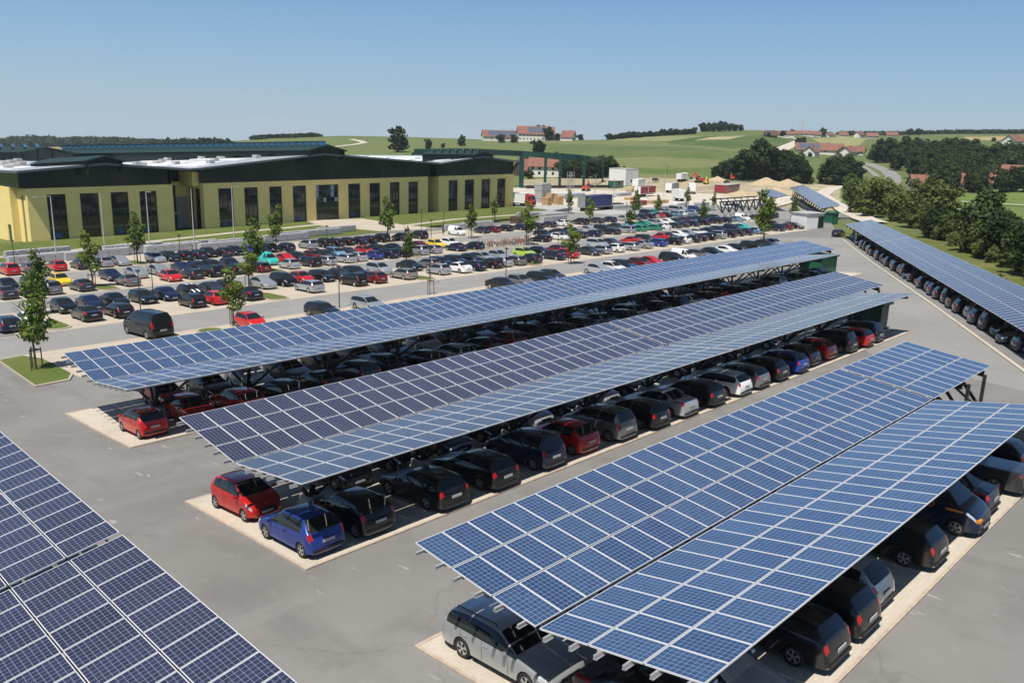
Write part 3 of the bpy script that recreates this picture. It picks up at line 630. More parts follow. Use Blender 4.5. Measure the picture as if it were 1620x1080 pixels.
def wheel_mb(r, wd=.19):
    t_ = MB(); n = 20
    prof = [(-wd / 2, r * .72), (-wd / 2, r * .93), (-wd / 2 + .03, r), (wd / 2 - .03, r), (wd / 2, r * .93), (wd / 2, r * .70), (wd / 2 - .03, r * .64)]
    vs = [(q * math.cos(2 * math.pi * a / n), y, q * math.sin(2 * math.pi * a / n)) for a in range(n) for y, q in prof]; k = len(prof)
    t_.add(vs, [(a * k + i, ((a + 1) % n) * k + i, ((a + 1) % n) * k + i + 1, a * k + i + 1) for a in range(n) for i in range(k - 1)])
    rm = MB(); n2 = 40; vs = []; 
    # outer ring, five spokes and hub
    for a in range(n2): 
        c_, s_ = math.cos(2 * math.pi * a / n2), math.sin(2 * math.pi * a / n2)
        spoke = (a % 8) < 4
        vs += [(r * .70 * c_, wd / 2 - .012, r * .70 * s_), (r * .60 * c_, wd / 2 - .008, r * .60 * s_), (r * .22 * c_, wd / 2 - (.0 if spoke else .0), r * .22 * s_)]
    fs = [(a * 3, ((a + 1) % n2) * 3, ((a + 1) % n2) * 3 + 1, a * 3 + 1) for a in range(n2)]
    fs += [(a * 3 + 1, ((a + 1) % n2) * 3 + 1, ((a + 1) % n2) * 3 + 2, a * 3 + 2) for a in range(n2) if (a % 8) < 4]
    fs.append(tuple(a * 3 + 2 for a in range(n2))); rm.add(vs, fs)
    rm.add([(r * .62 * math.cos(2 * math.pi * a / 20), wd / 2 - .05, r * .62 * math.sin(2 * math.pi * a / 20)) for a in range(20)], [tuple(range(20))], 1)
    return t_, rm
CARM = {}
def strip(V, st, n, s, j0, j1, wd=.012, off=.003):
    """thin dark joint following the body at station s (door gap)"""
    i = min(range(len(st)), key=lambda q: abs(st[q] - s)); mb = MB()
    return i
for k, K in KINDS.items():
    V, F_, st, n = car_shell(k); L, W = K['L'], K['W']; d = {}
    def off(fs, dist):                         # push along y a little so the piece sits proud of the shell's rim
        return fs
    d['body'] = sub_mesh('body', V, F_['body'], M_PAINT)
    d['windows'] = sub_mesh('windows', V, F_.get('wind', []) + F_.get('side', []) + F_.get('rear', []), M_CGLASS)
    d['headlight'] = [sub_mesh('headlight', V, F_[q], M_HEAD) for q in ('hll', 'hlr') if q in F_]
    d['taillight'] = [sub_mesh('taillight', V, F_[q], M_TAIL) for q in ('tll', 'tlr') if q in F_]
    tb, rb = wheel_mb(K['r']); d['tyre'] = tb.mesh('tyre', M_TYRE, 35); d['rim'] = rb.mesh('rim', [M_RIM, M_TRIM])
    wx = [L / 2 - K['fo'], L / 2 - K['fo'] - K['wb']]; wy = W / 2 - .105
    d['wheels'] = [(x, s * wy, s) for x in wx for s in (1, -1)]
    pl = MB(); pl.bx(-L / 2 - .012, -L / 2 + .02, -.26, .26, .62 if k not in 'S' else .66, .73 if k not in 'S' else .77); d['plate_r'] = pl.mesh('number_plate', M_PLATE)
    pl = MB(); pl.bx(L / 2 - .02, L / 2 + .012, -.26, .26, .36, .46); d['plate_f'] = pl.mesh('number_plate', M_PLATE)
    g_ = MB(); g_.bx(L / 2 - .03, L / 2 + .006, -.36, .36, .50, .60); g_.bx(L / 2 - .03, L / 2 + .006, -.5, .5, .29, .35); d['grille'] = g_.mesh('grille', M_TRIM)
    bp = MB(); bp.bx(-L / 2 - .008, -L / 2 + .06, -W * .40, W * .40, .30, .40); d['bumper'] = bp.mesh('bumper_strip', M_TRIM)
    mr = []
    for s in (1, -1):
        mb = MB(); cx, cz = L / 2 - (K['ws'][0] + .06) * L, K['belt'][0] + .06
        mb.add([(cx + a * .055 * q, s * (W / 2 + .02 + .085 * (1 + b_)), cz + c_ * .065 * q) for q in (1,) for b_ in (-1, 1) for a, c_ in ((-1, -.7), (.4, -1), (1, 0), (.4, 1), (-1, .8))],
               [(0, 1, 2, 3, 4)[::s], (9, 8, 7, 6, 5)[::s]] + [((i + 1) % 5, i, 5 + i, 5 + (i + 1) % 5)[::s] for i in range(5)]); mr.append(mb.mesh('mirror', M_PAINT))
    d['mirror'] = mr
    d['handles'] = []
    for s in (1, -1):
        for p in ([K['pil'][0] - .03] + ([K['pil'][0] + .16] if k in 'EMVS' else [])):
            hd = MB(); hd.box((L / 2 - p * L, s * (W / 2 + .006), .80 if k not in 'MVKP' else .92), (.17, .03, .035)); d['handles'].append(hd.mesh('door_handle', M_TRIM if k in 'HKV' else M_PAINT))
    # door joints, drawn as very thin dark inlays standing 2 mm proud
    dj = MB()
    idx = lambda s: min(range(len(st)), key=lambda q: abs(st[q] - s))
    for s in [K['ws'][0] + .045, K['pil'][0] + .009] + ([K['pil'][0] + .205] if k in 'EMVS' else []):
        for sd in (1, -1):
            x = L / 2 - s * L
            i = idx(s); ring = V[i * n:(i + 1) * n]
            pts = [(x, sd * (abs(ring[j][1]) + .003), ring[j][2]) for j in (3, 4, 5)]; pts = [(x, pts[0][1] - .012, .30)] + pts
            for a, b_ in zip(pts[:-1], pts[1:]):
                dj.add([(a[0] - .006, a[1], a[2]), (a[0] + .006, a[1], a[2]), (b_[0] + .006, b_[1], b_[2]), (b_[0] - .006, b_[1], b_[2])], [(0, 1, 2, 3)])
    d['joints'] = dj.mesh('door_joint', M_TRIM)
    if k in 'EM':
        d['rails'] = []
        for s in (1, -1):
            rr = MB(); y = s * (W / 2 - .30); z = KINDS[k]['top'][9][1] + .02
            rr.tube((L / 2 - .50 * L, y, z + .02), (L / 2 - .86 * L, y, z + .0), .018, n=5)
            for q in (.5, .68, .86): rr.tube((L / 2 - q * L, y, z - .06), (L / 2 - q * L, y, z + .01), .016, n=4)
            d['rails'].append(rr.mesh('roof_rail', M_TRIM))
    # single mesh for far cars
    mb = MB(); mi = {'body': 0, 'wind': 1, 'side': 1, 'rear': 1, 'hll': 2, 'hlr': 2, 'tll': 3, 'tlr': 3}
    for q, fs in F_.items():
        us = sorted({i for f in fs for i in f}); mp = {i: z for z, i in enumerate(us)}; mb.add([V[i] for i in us], [tuple(mp[i] for i in f) for f in fs], mi[q])
    for x, y, s in d['wheels']:
        mb.tube((x, y - .095, K['r']), (x, y + .095, K['r']), K['r'], n=12, mi=5); mb.tube((x, y + s * .08, K['r']), (x, y + s * .10, K['r']), K['r'] * .66, n=10, mi=6)
    mb.bx(-L / 2 - .012, -L / 2 + .02, -.26, .26, .62, .73, 7); mb.bx(L / 2 - .02, L / 2 + .012, -.26, .26, .36, .46, 7)
    d['far'] = mb.mesh('parked_car', CMATS, 45); CARM[k] = d
CC = dict(k=('black', (.006, .006, .007, .0)), n=('navy', (.010, .016, .045, .15)), b=('blue', (.015, .045, .26, .1)), s=('silver', (.50, .52, .53, .55)), g=('grey', (.24, .235, .23, .5)),
          d=('charcoal', (.035, .038, .042, .3)), w=('white', (.80, .80, .78, 0)), r=('red', (.50, .012, .012, 0)), m=('maroon', (.14, .010, .014, .1)), y=('yellow', (.85, .60, .02, 0)),
          t=('turquoise', (.03, .42, .36, 0)), G=('green', (.01, .25, .15, .1)), l=('lime', (.42, .60, .06, 0)), o=('beige', (.36, .34, .29, .5)), c=('pale-blue', (.20, .36, .50, .3)))
KNAME = dict(H='parked_car', A='parked_car', E='parked_car', S='parked_car', M='parked_car', K='parked_van', V='parked_van', P='parked_pickup')
CARS = []     # (x, y, heading, colour, kind, row key, extra)
def car_at(x, y, head, col, kind, row, label=None, order=None): CARS.append(dict(x=x, y=y, h=head, c=col, k=kind, row=row, label=label, order=x if order is None else order))
ROWS = {
 'r1': (85.9, 'first row beyond the lot road', 176, '8nEr 33wSf 137kSr 185kEr 302kHr 337rHr 390kSr 487sEr 560kMr 592mHr 640oEr 695sHr 723wSr 747nEr 775kHr 793sHr 812gEr 837dHr 877nSr 898rHf 932dSf 950sEr 970wHr 993sEr 1016sSr 1040bEr 1062kEr 1076wHr 1090dEr 1104kSr 1118kEr 1134sMr 1150kMr 1165kHr 1177nHr 1190cHr 1227nMr 1242mHr 1256kEf'),
 'r2': (92.2, 'second row beyond the lot road', 172, '100kHf 142nSf 180kSf 225kEf 262nSf 300kHf 335dSf 362mHf 415sSf 448kMf 479rHf 508kEf 535dSf 563kEf 598sMf 648kSf 678gEr 698kEf 722nEf 745kSf 765sEf 788sHf 828lHf 850kSf 877mEr 900kSf 943sMf 965dSf 996rSr 1022dEf 1043rHr 1056kEf 1074wSf 1088sSf 1104wHf 1122nSf 1140nEf 1157nMf 1174tSf 1222mEf'),
 'r3': (107.6, 'third row beyond the lot road', 192, '8dSr 45kEr 78gMr 128dSr 202gSr 270rHf 303dEr 335kMr 370kHr 408mEr 457sHr 490kHr 513sEr 547sEr 566sHr 592bHr 613nMr 634nSr 662sMr 685sHr 722nSr 747nEr 857kEr 887wHf 913nEr 936nEr 968kEr 990sMr 1011GHr 1031GEr 1048wSr 1063dEr 1078dSr 1092nEr 1108kEr 1132kMr 1146kHr 1162cSr 1176wKf 1191dEr 1218nMr'),
 'r4': (113.6, 'fourth row beyond the lot road', 192, '12kSf 50nEf 95yHf 175nSf 215sSf 252sSf 290nSf 310dEf 335kEf 365nHf 423tKf 450rSf 472kEf 495mHf 513dEf 532cMf 552dSf 578rHf 600nEf 622kSf 663mSf 689yHf 712wHf 860kEf 884kSf 905nEf 930sSf 953kEf 977dSf 1000cHf 1020GSf 1040sEf 1056wSf'),
 'r5': (126.8, 'fifth row beyond the lot road', 205, '15rMr 47gHr 90rHr 127dEr 163sHr 189sSf 246sEf 265kEf 280kHr 294nEr 310kHf 325dHr 343kHf 362bHr 378nSf 413kSf 449nEr 486sMr 511kMr 530kEr 548kEr 566nSr 583kEr 603kMr 633nHr 663kMr 724wKf 762nHr 778mEr 799kEr 822nEr 845kEr 868dEr 890wHr 917kMr 943dSr 962nEr 983sHr 1003dEf'),
 'r6': (133.2, 'sixth row beyond the lot road', 206, '1022nMf 1036tSf 1052sEf 1071sVf 1098bMf 1117sSf 1150wHf 1165dEf'),
 'r0': (70.6, 'row between far carport and lot road', 132, '395rAf 512kEf 583sEf 792kSf 822gHf 858kEf 876dHf 948sSf 968wHf 990nEf 1012mHf 1030rSf 1062kMf 1082wKf 1107gEf 1128kSf 1148wSf 1166kHf 1188kMf 1212dEf 1224sHf'),
}
for rk, (y, ph_, xend, txt) in ROWS.items():
    last = -99; it = []
    for tok in txt.split():
        px = int(''.join(q for q in tok if q.isdigit())); code = tok[len(str(px)):]
        x = ZR(px, y); x = max(x, last + 2.15); last = x; it.append((x, code))
    while last + 2.9 < xend:
        last += random.uniform(2.45, 2.8); 
        if any(abs(last - i_[0]) < 2.2 and i_[1] < y < i_[2] for i_ in ISL) or random.random() < .05: continue
        it.append((last, random.choice('kkkknnnddsssgwrbcmk') + random.choice('HHEESSMEH') + ('f' if rk in ('r2', 'r4', 'r6', 'r0') and random.random() < .8 else 'r')))
    for x, code in it: car_at(x, y + random.uniform(-.3, .3), R_((-90 if code[2] == 'f' else 90) + random.uniform(-1.5, 1.5)), code[0], code[1], rk)
ROWP = {k: v[1] for k, v in ROWS.items()}
# the van waiting at the lot road
vb = G(226, 536)
car_at(30.2, 74.2, R_(94), 'k', 'V', 'van', 'black panel van with dark rear windows standing beside the lot road')
# under carport A (right row noses in, plus the silver estate at the left end)
car_at(15.9, 14.95, R_(-90), 's', 'E', 'A0', 'silver estate with five-spoke wheels half under the nearest carport, facing right')
LA = 'row under the nearest carport'
AROW = [(1010, 'kEf'), (1195, 'sSr'), (1290, 'kEr'), (1355, 'kEr'), (1395, 'sHr'), (1455, 'kEr')]
car_at(16.3, 10.2, R_(-90), 'k', 'S', 'A1', 'black saloon mostly hidden under the near tip of the nearest carport')
for px, code in ((1232, 'sSf'), (1322, 'kEr'), (1372, 'kEr'), (1411, 'sHr'), (1484, 'kEr'), (1541, 'nVf'), (1569, 'nSr'), (1606, 'dPr'), (1634, 'kHr'), (1656, 'kEr')):
    car_at(ZR(px, 8.1), 10.15 if code[1] not in 'VP' else 10.0, R_(-90 if code[2] == 'f' else 90), code[0], code[1], 'A')
# under carport B
car_at(16.35, 31.3, R_(-88), 'r', 'A', 'B0', 'red small hatchback facing right at the near end under the middle carport')
BX = [(603, 'kH'), (716, 'kE'), (797, 'kE'), (877, 'nM'), (937, 'rH'), (993, 'gM'), (1043, 'kE'), (1089, 'sS'), (1133, 'kE'), (1176, 'wE'), (1205, 'gE'), (1236, 'kE'), (1268, 'bE'), (1293, 'dH'), (1320, 'rH'), (1350, 'kM'), (1374, 'rE'), (1392, 'nM')]
car_at(ZR(518, 24.9), 26.8, R_(91), 'b', 'H', 'B1', 'bright blue hatchback, rear outward, at the near corner under the middle carport')
for px, code in BX: car_at(ZR(px, 24.8), 26.75, R_(90.5), code[0], code[1], 'B')
for x in (21, 24.1, 27.2, 30.2, 33.4, 36.5, 39.5, 42.6, 48.7, 51.8, 54.8, 60.9): car_at(x, 31.6, R_(-90), random.choice('kdns'), random.choice('HEM'), 'Bl')
# under carport C
car_at(18.2, 46.4, R_(90), 'r', 'A', 'C0', 'small red hatchback parked rear outward at the near end of the far carport')
for i in range(31):
    x = 21.2 + i * 2.95
    if x > 104: break
    c_ = 'rrkkdnkskmdkncksdkwkrdnkskgdknk'[i]
    car_at(x, 46.8, R_(90 if i % 5 else -90), c_, 'HEESMHEESHMEHSEEHMSEHEESMHEESHM'[i], 'C')
for x, c_ in ((21.6, 'rA'), (24.6, 'kH'), (27.5, 'wS'), (30.5, 'kE'), (33.5, 'kM'), (36.5, 'dE'), (39.5, 'nE'), (42.5, 'sM'), (45.5, 'kM'), (48.5, 'kE'), (51.5, 'dE'), (54.5, 'kH'), (57.5, 'nM'), (60.5, 'kE'), (63.5, 'sE'), (66.5, 'kM'), (69.5, 'kE'), (72.5, 'dM'), (75.5, 'kE'), (81.5, 'nM'), (87.5, 'kE')): car_at(x, 51.3, R_(-90), c_[0], c_[1], 'Cl')
# under carport E, noses toward the bank
for i in range(36):
    t_ = 101 - i * 2.95
    p = K0 + ED * t_ + EN * 3.0
    if proj((p.x, p.y, gz(p.y)))[0] > 1660: break
    car_at(p.x, p.y, math.atan2(EN.y, EN.x) + (math.pi if random.random() < .2 else 0), 'kkndkgdkndkkddkgknkrkdnkkdkonkkdnkk'[i], 'HEHEMHESHEHMEHEHMESHEHEEMSEHEMHEHEMH'[i], 'E', order=-t_)
_p = G(1326, 374)
car_at(_p.x, _p.y, R_(10), 'k', 'E', 'E0', 'black estate parked alone at the top end of the right-hand carport')
ROWP.update(A='right side of nearest carport', B='right side under middle carport', Bl='left side under middle carport', C='right side under far carport', Cl='left side under far carport', E='row under right-hand carport')
# labels: what it is, between which neighbours, in which row
def ctxt(c): return CC[c['c']][0] + ' ' + KINDS[c['k']]['n']
byrow = {}
for c in CARS: byrow.setdefault(c['row'], []).append(c)
lab_n = {}
for rk, cs in byrow.items():
    cs.sort(key=lambda q: q['order'])
    if cs[0]['label']: continue
    for i, c in enumerate(cs):
        l = cs[i - 1] if i else None; r_2 = cs[i + 1] if i + 1 < len(cs) else None
        if l and r_2: a_ = f"{ctxt(c)} between {ctxt(l)} and {ctxt(r_2)}, {ROWP[rk]}"
        elif r_2: a_ = f"{ctxt(c)} at left end beside {ctxt(r_2)}, {ROWP[rk]}"
        else: a_ = f"{ctxt(c)} at right end beside {ctxt(l)}, {ROWP[rk]}"
        if len(a_.split()) > 16: a_ = a_.replace(' beyond the lot road', ' beyond road')
        c['auto'] = a_; lab_n[a_] = lab_n.get(a_, 0) + 1
    same = {}
    for c in cs:
        q = same.setdefault(ctxt(c), []); q.append(c); c['ord'] = len(q)
    for c in cs:
        c['label'] = c['auto'] if lab_n[c['auto']] == 1 else f"{ordn(c['ord'] - 1)} {ctxt(c)} from the left in the {ROWP[rk]}"
def place_car(c):
    k = c['k']; d = CARM[k]; x, y, h = c['x'], c['y'], c['h']; raised = .064 if c['row'][0] in 'ABCE' else .012
    z = gz(y) + raised; sl_ = gslope(y)
    f = Vector((math.cos(h), math.sin(h), sl_ * math.sin(h))).normalized(); l = Vector((-math.sin(h), math.cos(h), sl_ * math.cos(h))); u = f.cross(l).normalized(); l = u.cross(f)
    M = Matrix(((f.x, l.x, u.x, x), (f.y, l.y, u.y, y), (f.z, l.z, u.z, z), (0, 0, 0, 1)))
    col = CC[c['c']][1]; jit = random.uniform(.85, 1.15); col = tuple(v * jit for v in col[:3]) + (col[3],)
    dp = depth((x, y, z)); grp = {'A': 'cars under the carports', 'B': 'cars under the carports', 'C': 'cars under the carports', 'E': 'cars under the carports'}.get(c['row'][0], 'cars parked in the open lot')
    cat = 'van' if k in 'KV' else 'pickup' if k == 'P' else 'car'
    if dp > 100 and c['row'][0] != 'v':
        o = link(KNAME[k], d['far']); o.matrix_world = M; o.color = col; return tag(o, c['label'], cat, grp)
    root = empty(KNAME[k]); root.matrix_world = M @ Matrix.Scale(1.17 if c['row'] == 'van' else 1.0, 4); tag(root, c['label'], cat, grp)
    def part(name, me, loc=None, rot=None): 
        o = link(name, me, root, loc, rot); o.color = col; return o
    bd = part('body', d['body']); part('windows', d['windows'])
    for me in d['headlight']: part('headlight', me)
    for me in d['taillight']: part('taillight', me)
    for (wx, wy, s) in d['wheels']:
        wz = KINDS[k]['r']; o = empty('wheel', (wx, wy, wz), 0 if s > 0 else math.pi); o.parent = root
        link('tyre', d['tyre'], o); link('rim', d['rim'], o)
    part('number_plate', d['plate_r']); part('number_plate', d['plate_f'])
    for me in d['mirror']: part('mirror', me)
    if dp < 75:
        [part('door_handle', q) for q in d['handles']]; part('grille', d['grille']); part('bumper_strip', d['bumper']); part('door_joint', d['joints'])
        if 'rails' in d and c['c'] in 'ksgw': [part('roof_rail', q) for q in d['rails']]
    extras(root, c)
    return root
def extras(root, c):
    K = KINDS[c['k']]; L, W = K['L'], K['W']
    if c['row'] == 'A0':                     # four linked rings on the grille
        mb = MB()
        for q in (-.165, -.055, .055, .165):
            for a in range(14):
                t0, t1_ = 2 * math.pi * a / 14, 2 * math.pi * (a + 1) / 14
                mb.tube((L / 2 + .02, q + .075 * math.cos(t0), .55 + .075 * math.sin(t0)), (L / 2 + .02, q + .075 * math.cos(t1_), .55 + .075 * math.sin(t1_)), .010, n=4, cap=False)
        mb.build('emblem', M_GALV, root)
    if c['k'] == 'V' and c['row'] == 'A':    # orange lettering and flash on the blue van
        MO = mat('orange_lettering', (.62, .22, .02), .5)
        fc = bpy.data.curves.new('lettering', 'FONT'); fc.body = 'SORVIO'; fc.size = .42; fc.extrude = .004; fc.materials.append(MO)
        tmp_ = bpy.data.objects.new('lettering', fc); lm_ = bpy.data.meshes.new_from_object(tmp_); bpy.data.objects.remove(tmp_); o = link('lettering', lm_, root, (-.75, -W / 2 - .012, .95), (R_(90), 0, 0))
        mb = MB(); mb.bx(L / 2 - 1.25, L / 2 - .62, -W / 2 - .012, -W / 2 - .004, .98, 1.07); mb.build('flash', MO, root)
        mb = MB(); mb.box((L / 2 - .10, -.66, .74), (.16, .34, .10)); mb.build('indicator', MO, root)
    if c.get('stripes'):
        mb = MB(); tx, tz_ = zip(*K['top'])
        for y in (-.28, .28):
            ss = [q for q in np.linspace(.05, .80, 26) if not (K['ws'][0] - .01 < q < K['ws'][1] + .005)]
            for a, b_ in zip(ss[:-1], ss[1:]):
                if b_ - a > .06: continue
                f = lambda q, yy: (L / 2 - q * L, yy, float(np.interp(q, tx, tz_)) + .012)
                mb.quad(f(a, y - .11), f(a, y + .11), f(b_, y + .11), f(b_, y - .11))
        mb.build('stripe', M_WHITE, root)
def visible(c):
    px, py = proj((c['x'], c['y'], gz(c['y']) + .8)); return -60 < px < 1680 and py < 1150
CARS = [c for c in CARS if visible(c)]
CARS.sort(key=lambda c: depth((c['x'], c['y'], gz(c['y']))))
IND, REST = CARS[:300], CARS[300:]
mini = min((c for c in CARS if c['row'] == 'r2' and c['c'] == 'k' and c['k'] == 'H'), key=lambda c: abs(c['x'] - ZR(300, 92.2))); mini['stripes'] = True; mini['label'] = 'black hatchback with two white racing stripes on its bonnet and roof'
for c in IND: place_car(c)
print('CARS', len(CARS), len(REST))
if REST:
    vs, fs, ms = [], [], []; allm = {}
    mats_ = []
    def cmat(ch):
        nm = 'far_paint_' + CC[ch][0]
        return mat(nm, CC[ch][1][:3], .32, CC[ch][1][3], coat=.9)
    slots = []
    for c in REST:
        me = CARM[c['k']]['far']; x, y, h = c['x'], c['y'], c['h']; o = len(vs); pm = cmat(c['c'])
        if pm not in slots: slots.append(pm)
        for v in me.vertices: vs.append((x + v.co.x * math.cos(h) - v.co.y * math.sin(h), y + v.co.x * math.sin(h) + v.co.y * math.cos(h), gz(y) + .012 + v.co.z))
        for p in me.polygons: fs.append([i + o for i in p.vertices]); ms.append(-1 - slots.index(pm) if p.material_index == 0 else p.material_index)
    me = bpy.data.meshes.new('distant_parked_cars'); me.from_pydata(vs, [], fs)
    for q in CMATS + slots: me.materials.append(q)
    me.polygons.foreach_set('material_index', [q if q >= 0 else len(CMATS) - 1 - q for q in ms]); me.update()
    o = stuff(link('distant_parked_cars', me)); tag(o, 'mass of small parked cars at the far right end of the lot', 'cars')
# ------------------------------------------------------------------ factory building
BO = Vector((48.16, 165.9, -6.5)); BPH = math.atan2(176.9 - 165.9, 182.3 - 48.16)
BU = Vector((math.cos(BPH), math.sin(BPH), 0)); BV = Vector((-math.sin(BPH), math.cos(BPH), 0))
bld = empty('factory_building', BO, BPH)
tag(bld, 'long yellow factory building with dark green upper storey and row of tall windows', 'building')
WIN = [(3.3, 6.6), (9.1, 12.5), (14.8, 18.2), (20.4, 23.9), (37.4, 40.9), (43.6, 47.0), (49.9, 53.2), (56.1, 59.8), (62.5, 69.2), (72.1, 75.9), (78.8, 82.3), (85.5, 88.9), (91.9, 95.4),
       (106.8, 110.5), (113.3, 117.2), (120.2, 124.0), (127.1, 130.8)]
BLK = [(0, 27.3), (34.0, 99.0), (103.0, 134.5)]
ZY = 9.3; ZW = 8.15
wall = MB()
for b0, b1 in BLK:
    ws = [q for q in WIN if b0 < q[0] < b1]; x = b0
    for a, c_ in ws: wall.bx(x, a, 0, .5, -.5, ZY); wall.bx(a, c_, 0, .5, ZW, ZY); x = c_
    wall.bx(x, b1, 0, .5, -.5, ZY)
# returns of the recesses and the left end wall with its slot
for u, v1 in ((27.3, 7), (34.0, 7), (99.0, 6), (103.0, 6)): wall.bx(u - .5 if u in (27.3, 99.0) else u, u if u in (27.3, 99.0) else u + .5, .5, v1, -.5, ZY)
for v0, v1, z0, z1 in ((.5, 1.6, -.5, ZY), (1.6, 2.5, 8.0, ZY), (2.5, 4.2, -.5, ZY)): wall.bx(0, .5, v0, v1, z0, z1)
wall.bx(-1.2, .5, 4.2, 5.2, -.5, ZY); wall.bx(-1.2, -.7, 5.2, 6.6, 2.6, ZY); wall.bx(-1.2, -.7, 6.6, 11.5, -.5, ZY)
wall.bx(26.8, 34.5, 6.5, 7, 6.2, 11.6); wall.bx(32.4, 33.9, 1.2, 6.5, 8.7, 11.6)
wall.bx(98.5, 103.5, 5.6, 6, 7.4, ZY); wall.bx(134.0, 134.5, .5, 12, -.5, ZY)
wall.build('wall', M_WALLY, bld)
hall = MB(); hall.bx(-1.1, 134, 11.6, 66, -.5, 11.4); [hall.bx(a + .6, c_ - .6, .7, 11.6, -.5, 9.0) for a, c_ in BLK]; hall.bx(26, 35, 7.1, 11.6, -.5, 11.4); hall.bx(98, 104, 6.1, 11.6, -.5, 11.4); hall.build('hall_body', M_CONC, bld)
for i, (a, c_) in enumerate(WIN):
    ent = i == 8
    g_ = MB(); g_.bx(a, c_, .34, .38, -.3, ZW); p = g_.build('window', M_GLASSB, bld)
    fr = MB(); nx = 3 if not ent else 6
    for k in range(nx + 1): x = a + .04 + (c_ - a - .08) * k / nx; fr.bx(x - .04, x + .04, .27, .335, -.3, ZW)
    for z in ([.02, 1.0, 2.0, 3.1, 4.4, 8.1] if not ent else [.02, 1.2, 2.6, 3.8, 4.1, 5.2, 6.6, 8.1]): fr.bx(a, c_, .28, .325, z - .035, z + .035)
    fr.build('window_frame', M_DGREEN, p)
    if i in (0, 2, 3, 4, 7, 9):
        bl = MB(); bl.bx(a + .9, a + 2.1, .30, .345, .25, 1.25); bl.build('blind', mat('blue_blind', (.05, .12, .30), .6), p)
    if ent:
        for k in (0, 2, 4, 5):
            bl = MB(); q = (c_ - a) / 6; bl.bx(a + k * q + .1, a + (k + 1) * q - .1, .30, .345, 4.15 if k in (2, 5) else 5.2, 5.1 if k in (2, 5) else 8.0); bl.build('blind', mat('pale_blind', (.22, .30, .38), .6), p)
g_ = MB(); g_.bx(.30, .36, 1.6, 2.5, -.3, 8.0); p = g_.build('window', M_GLASSB, bld)
g_ = MB(); g_.bx(-1.0, -.95, 5.2, 6.6, -.3, 2.6); g_.build('door', M_DGREEN, bld)
for u0, u1, v in ((28.5, 31.2, 6.2), (99.4, 101.9, 5.2)):
    g_ = MB(); g_.bx(u0, u1, v, v + .1, -.3, 8.6); p = g_.build('window', M_GLASSB, bld)
    fr = MB()
    for x in (u0, (u0 + u1) / 2, u1): fr.bx(x - .06, x + .06, v - .1, v, -.3, 8.6)
    for z in (2.6, 5.4, 8.5): fr.bx(u0, u1, v - .08, v - .02, z - .06, z + .06)
    fr.build('window_frame', M_DGREEN, p)
g_ = MB(); g_.bx(28.2, 31.6, 4.6, 6.2, 2.9, 3.2); g_.build('entrance_canopy', M_GREYS, bld)
for u0, u1 in ((35.0 - .9, 34.6),): pass
# side wall slots in the second recess (seen as dark windows in the bright return wall)
g_ = MB(); g_.bx(33.93, 33.97, 1.4, 2.9, -.3, 8.1); g_.build('window', M_GLASSB, bld)
g_ = MB(); g_.bx(33.93, 33.97, 4.0, 5.3, -.3, 8.1); g_.build('window', M_GLASSB, bld)
# roof line of the three naves
RU = [-1.9, 13.3, 30, 32.2, 64, 102, 118.6, 134.9]; RZ = [12.5, 13.7, 12.45, 12.55, 15.4, 12.9, 14.6, 13.1]
rz = lambda u: float(np.interp(u, RU, RZ))
up_ = MB(); us = sorted(set(list(np.linspace(-1.0, 134.6, 60)) + RU[1:-1]))
for a, c_ in zip(us[:-1], us[1:]):
    v0 = .3 if not (27.3 < (a + c_) / 2 < 34 or 99 < (a + c_) / 2 < 103) else (6.3 if a < 50 else 2.5)
    for (p, q) in ((a, c_),): up_.add([(p, v0, ZY + .02), (q, v0, ZY + .02), (q, v0, rz(q) - .25), (p, v0, rz(p) - .25)], [(0, 1, 2, 3)])
up_.add([(-1.0, .3, ZY + .02), (-1.0, 11.5, ZY + .02), (-1.0, 11.5, rz(-1) - .3), (-1.0, .3, rz(-1) - .25)], [(3, 2, 1, 0)])
up_.add([(27.3, .3, ZY), (27.3, 7, ZY), (27.3, 7, 12.2), (27.3, .3, 12.2)], [(0, 1, 2, 3)]); up_.add([(34, .3, ZY), (34, 7, ZY), (34, 7, 12.2), (34, .3, 12.2)], [(3, 2, 1, 0)])
up_.bx(.2, 27.2, .35, 11, ZY - .05, ZY + .01); up_.bx(34.1, 134.4, .35, 11, ZY - .05, ZY + .01)
u_ = up_.build('upper_storey', M_GLASSG, bld)
ml = MB()
for u in list(np.arange(2.2, 27.3, 4.17)) + list(np.arange(34.2, 99, 5.4)) + list(np.arange(103.2, 134.5, 5.2)): ml.bx(u - .045, u + .045, .2, .295, ZY, rz(u) - .3)
ml.build('mullion', M_DGREEN, u_)
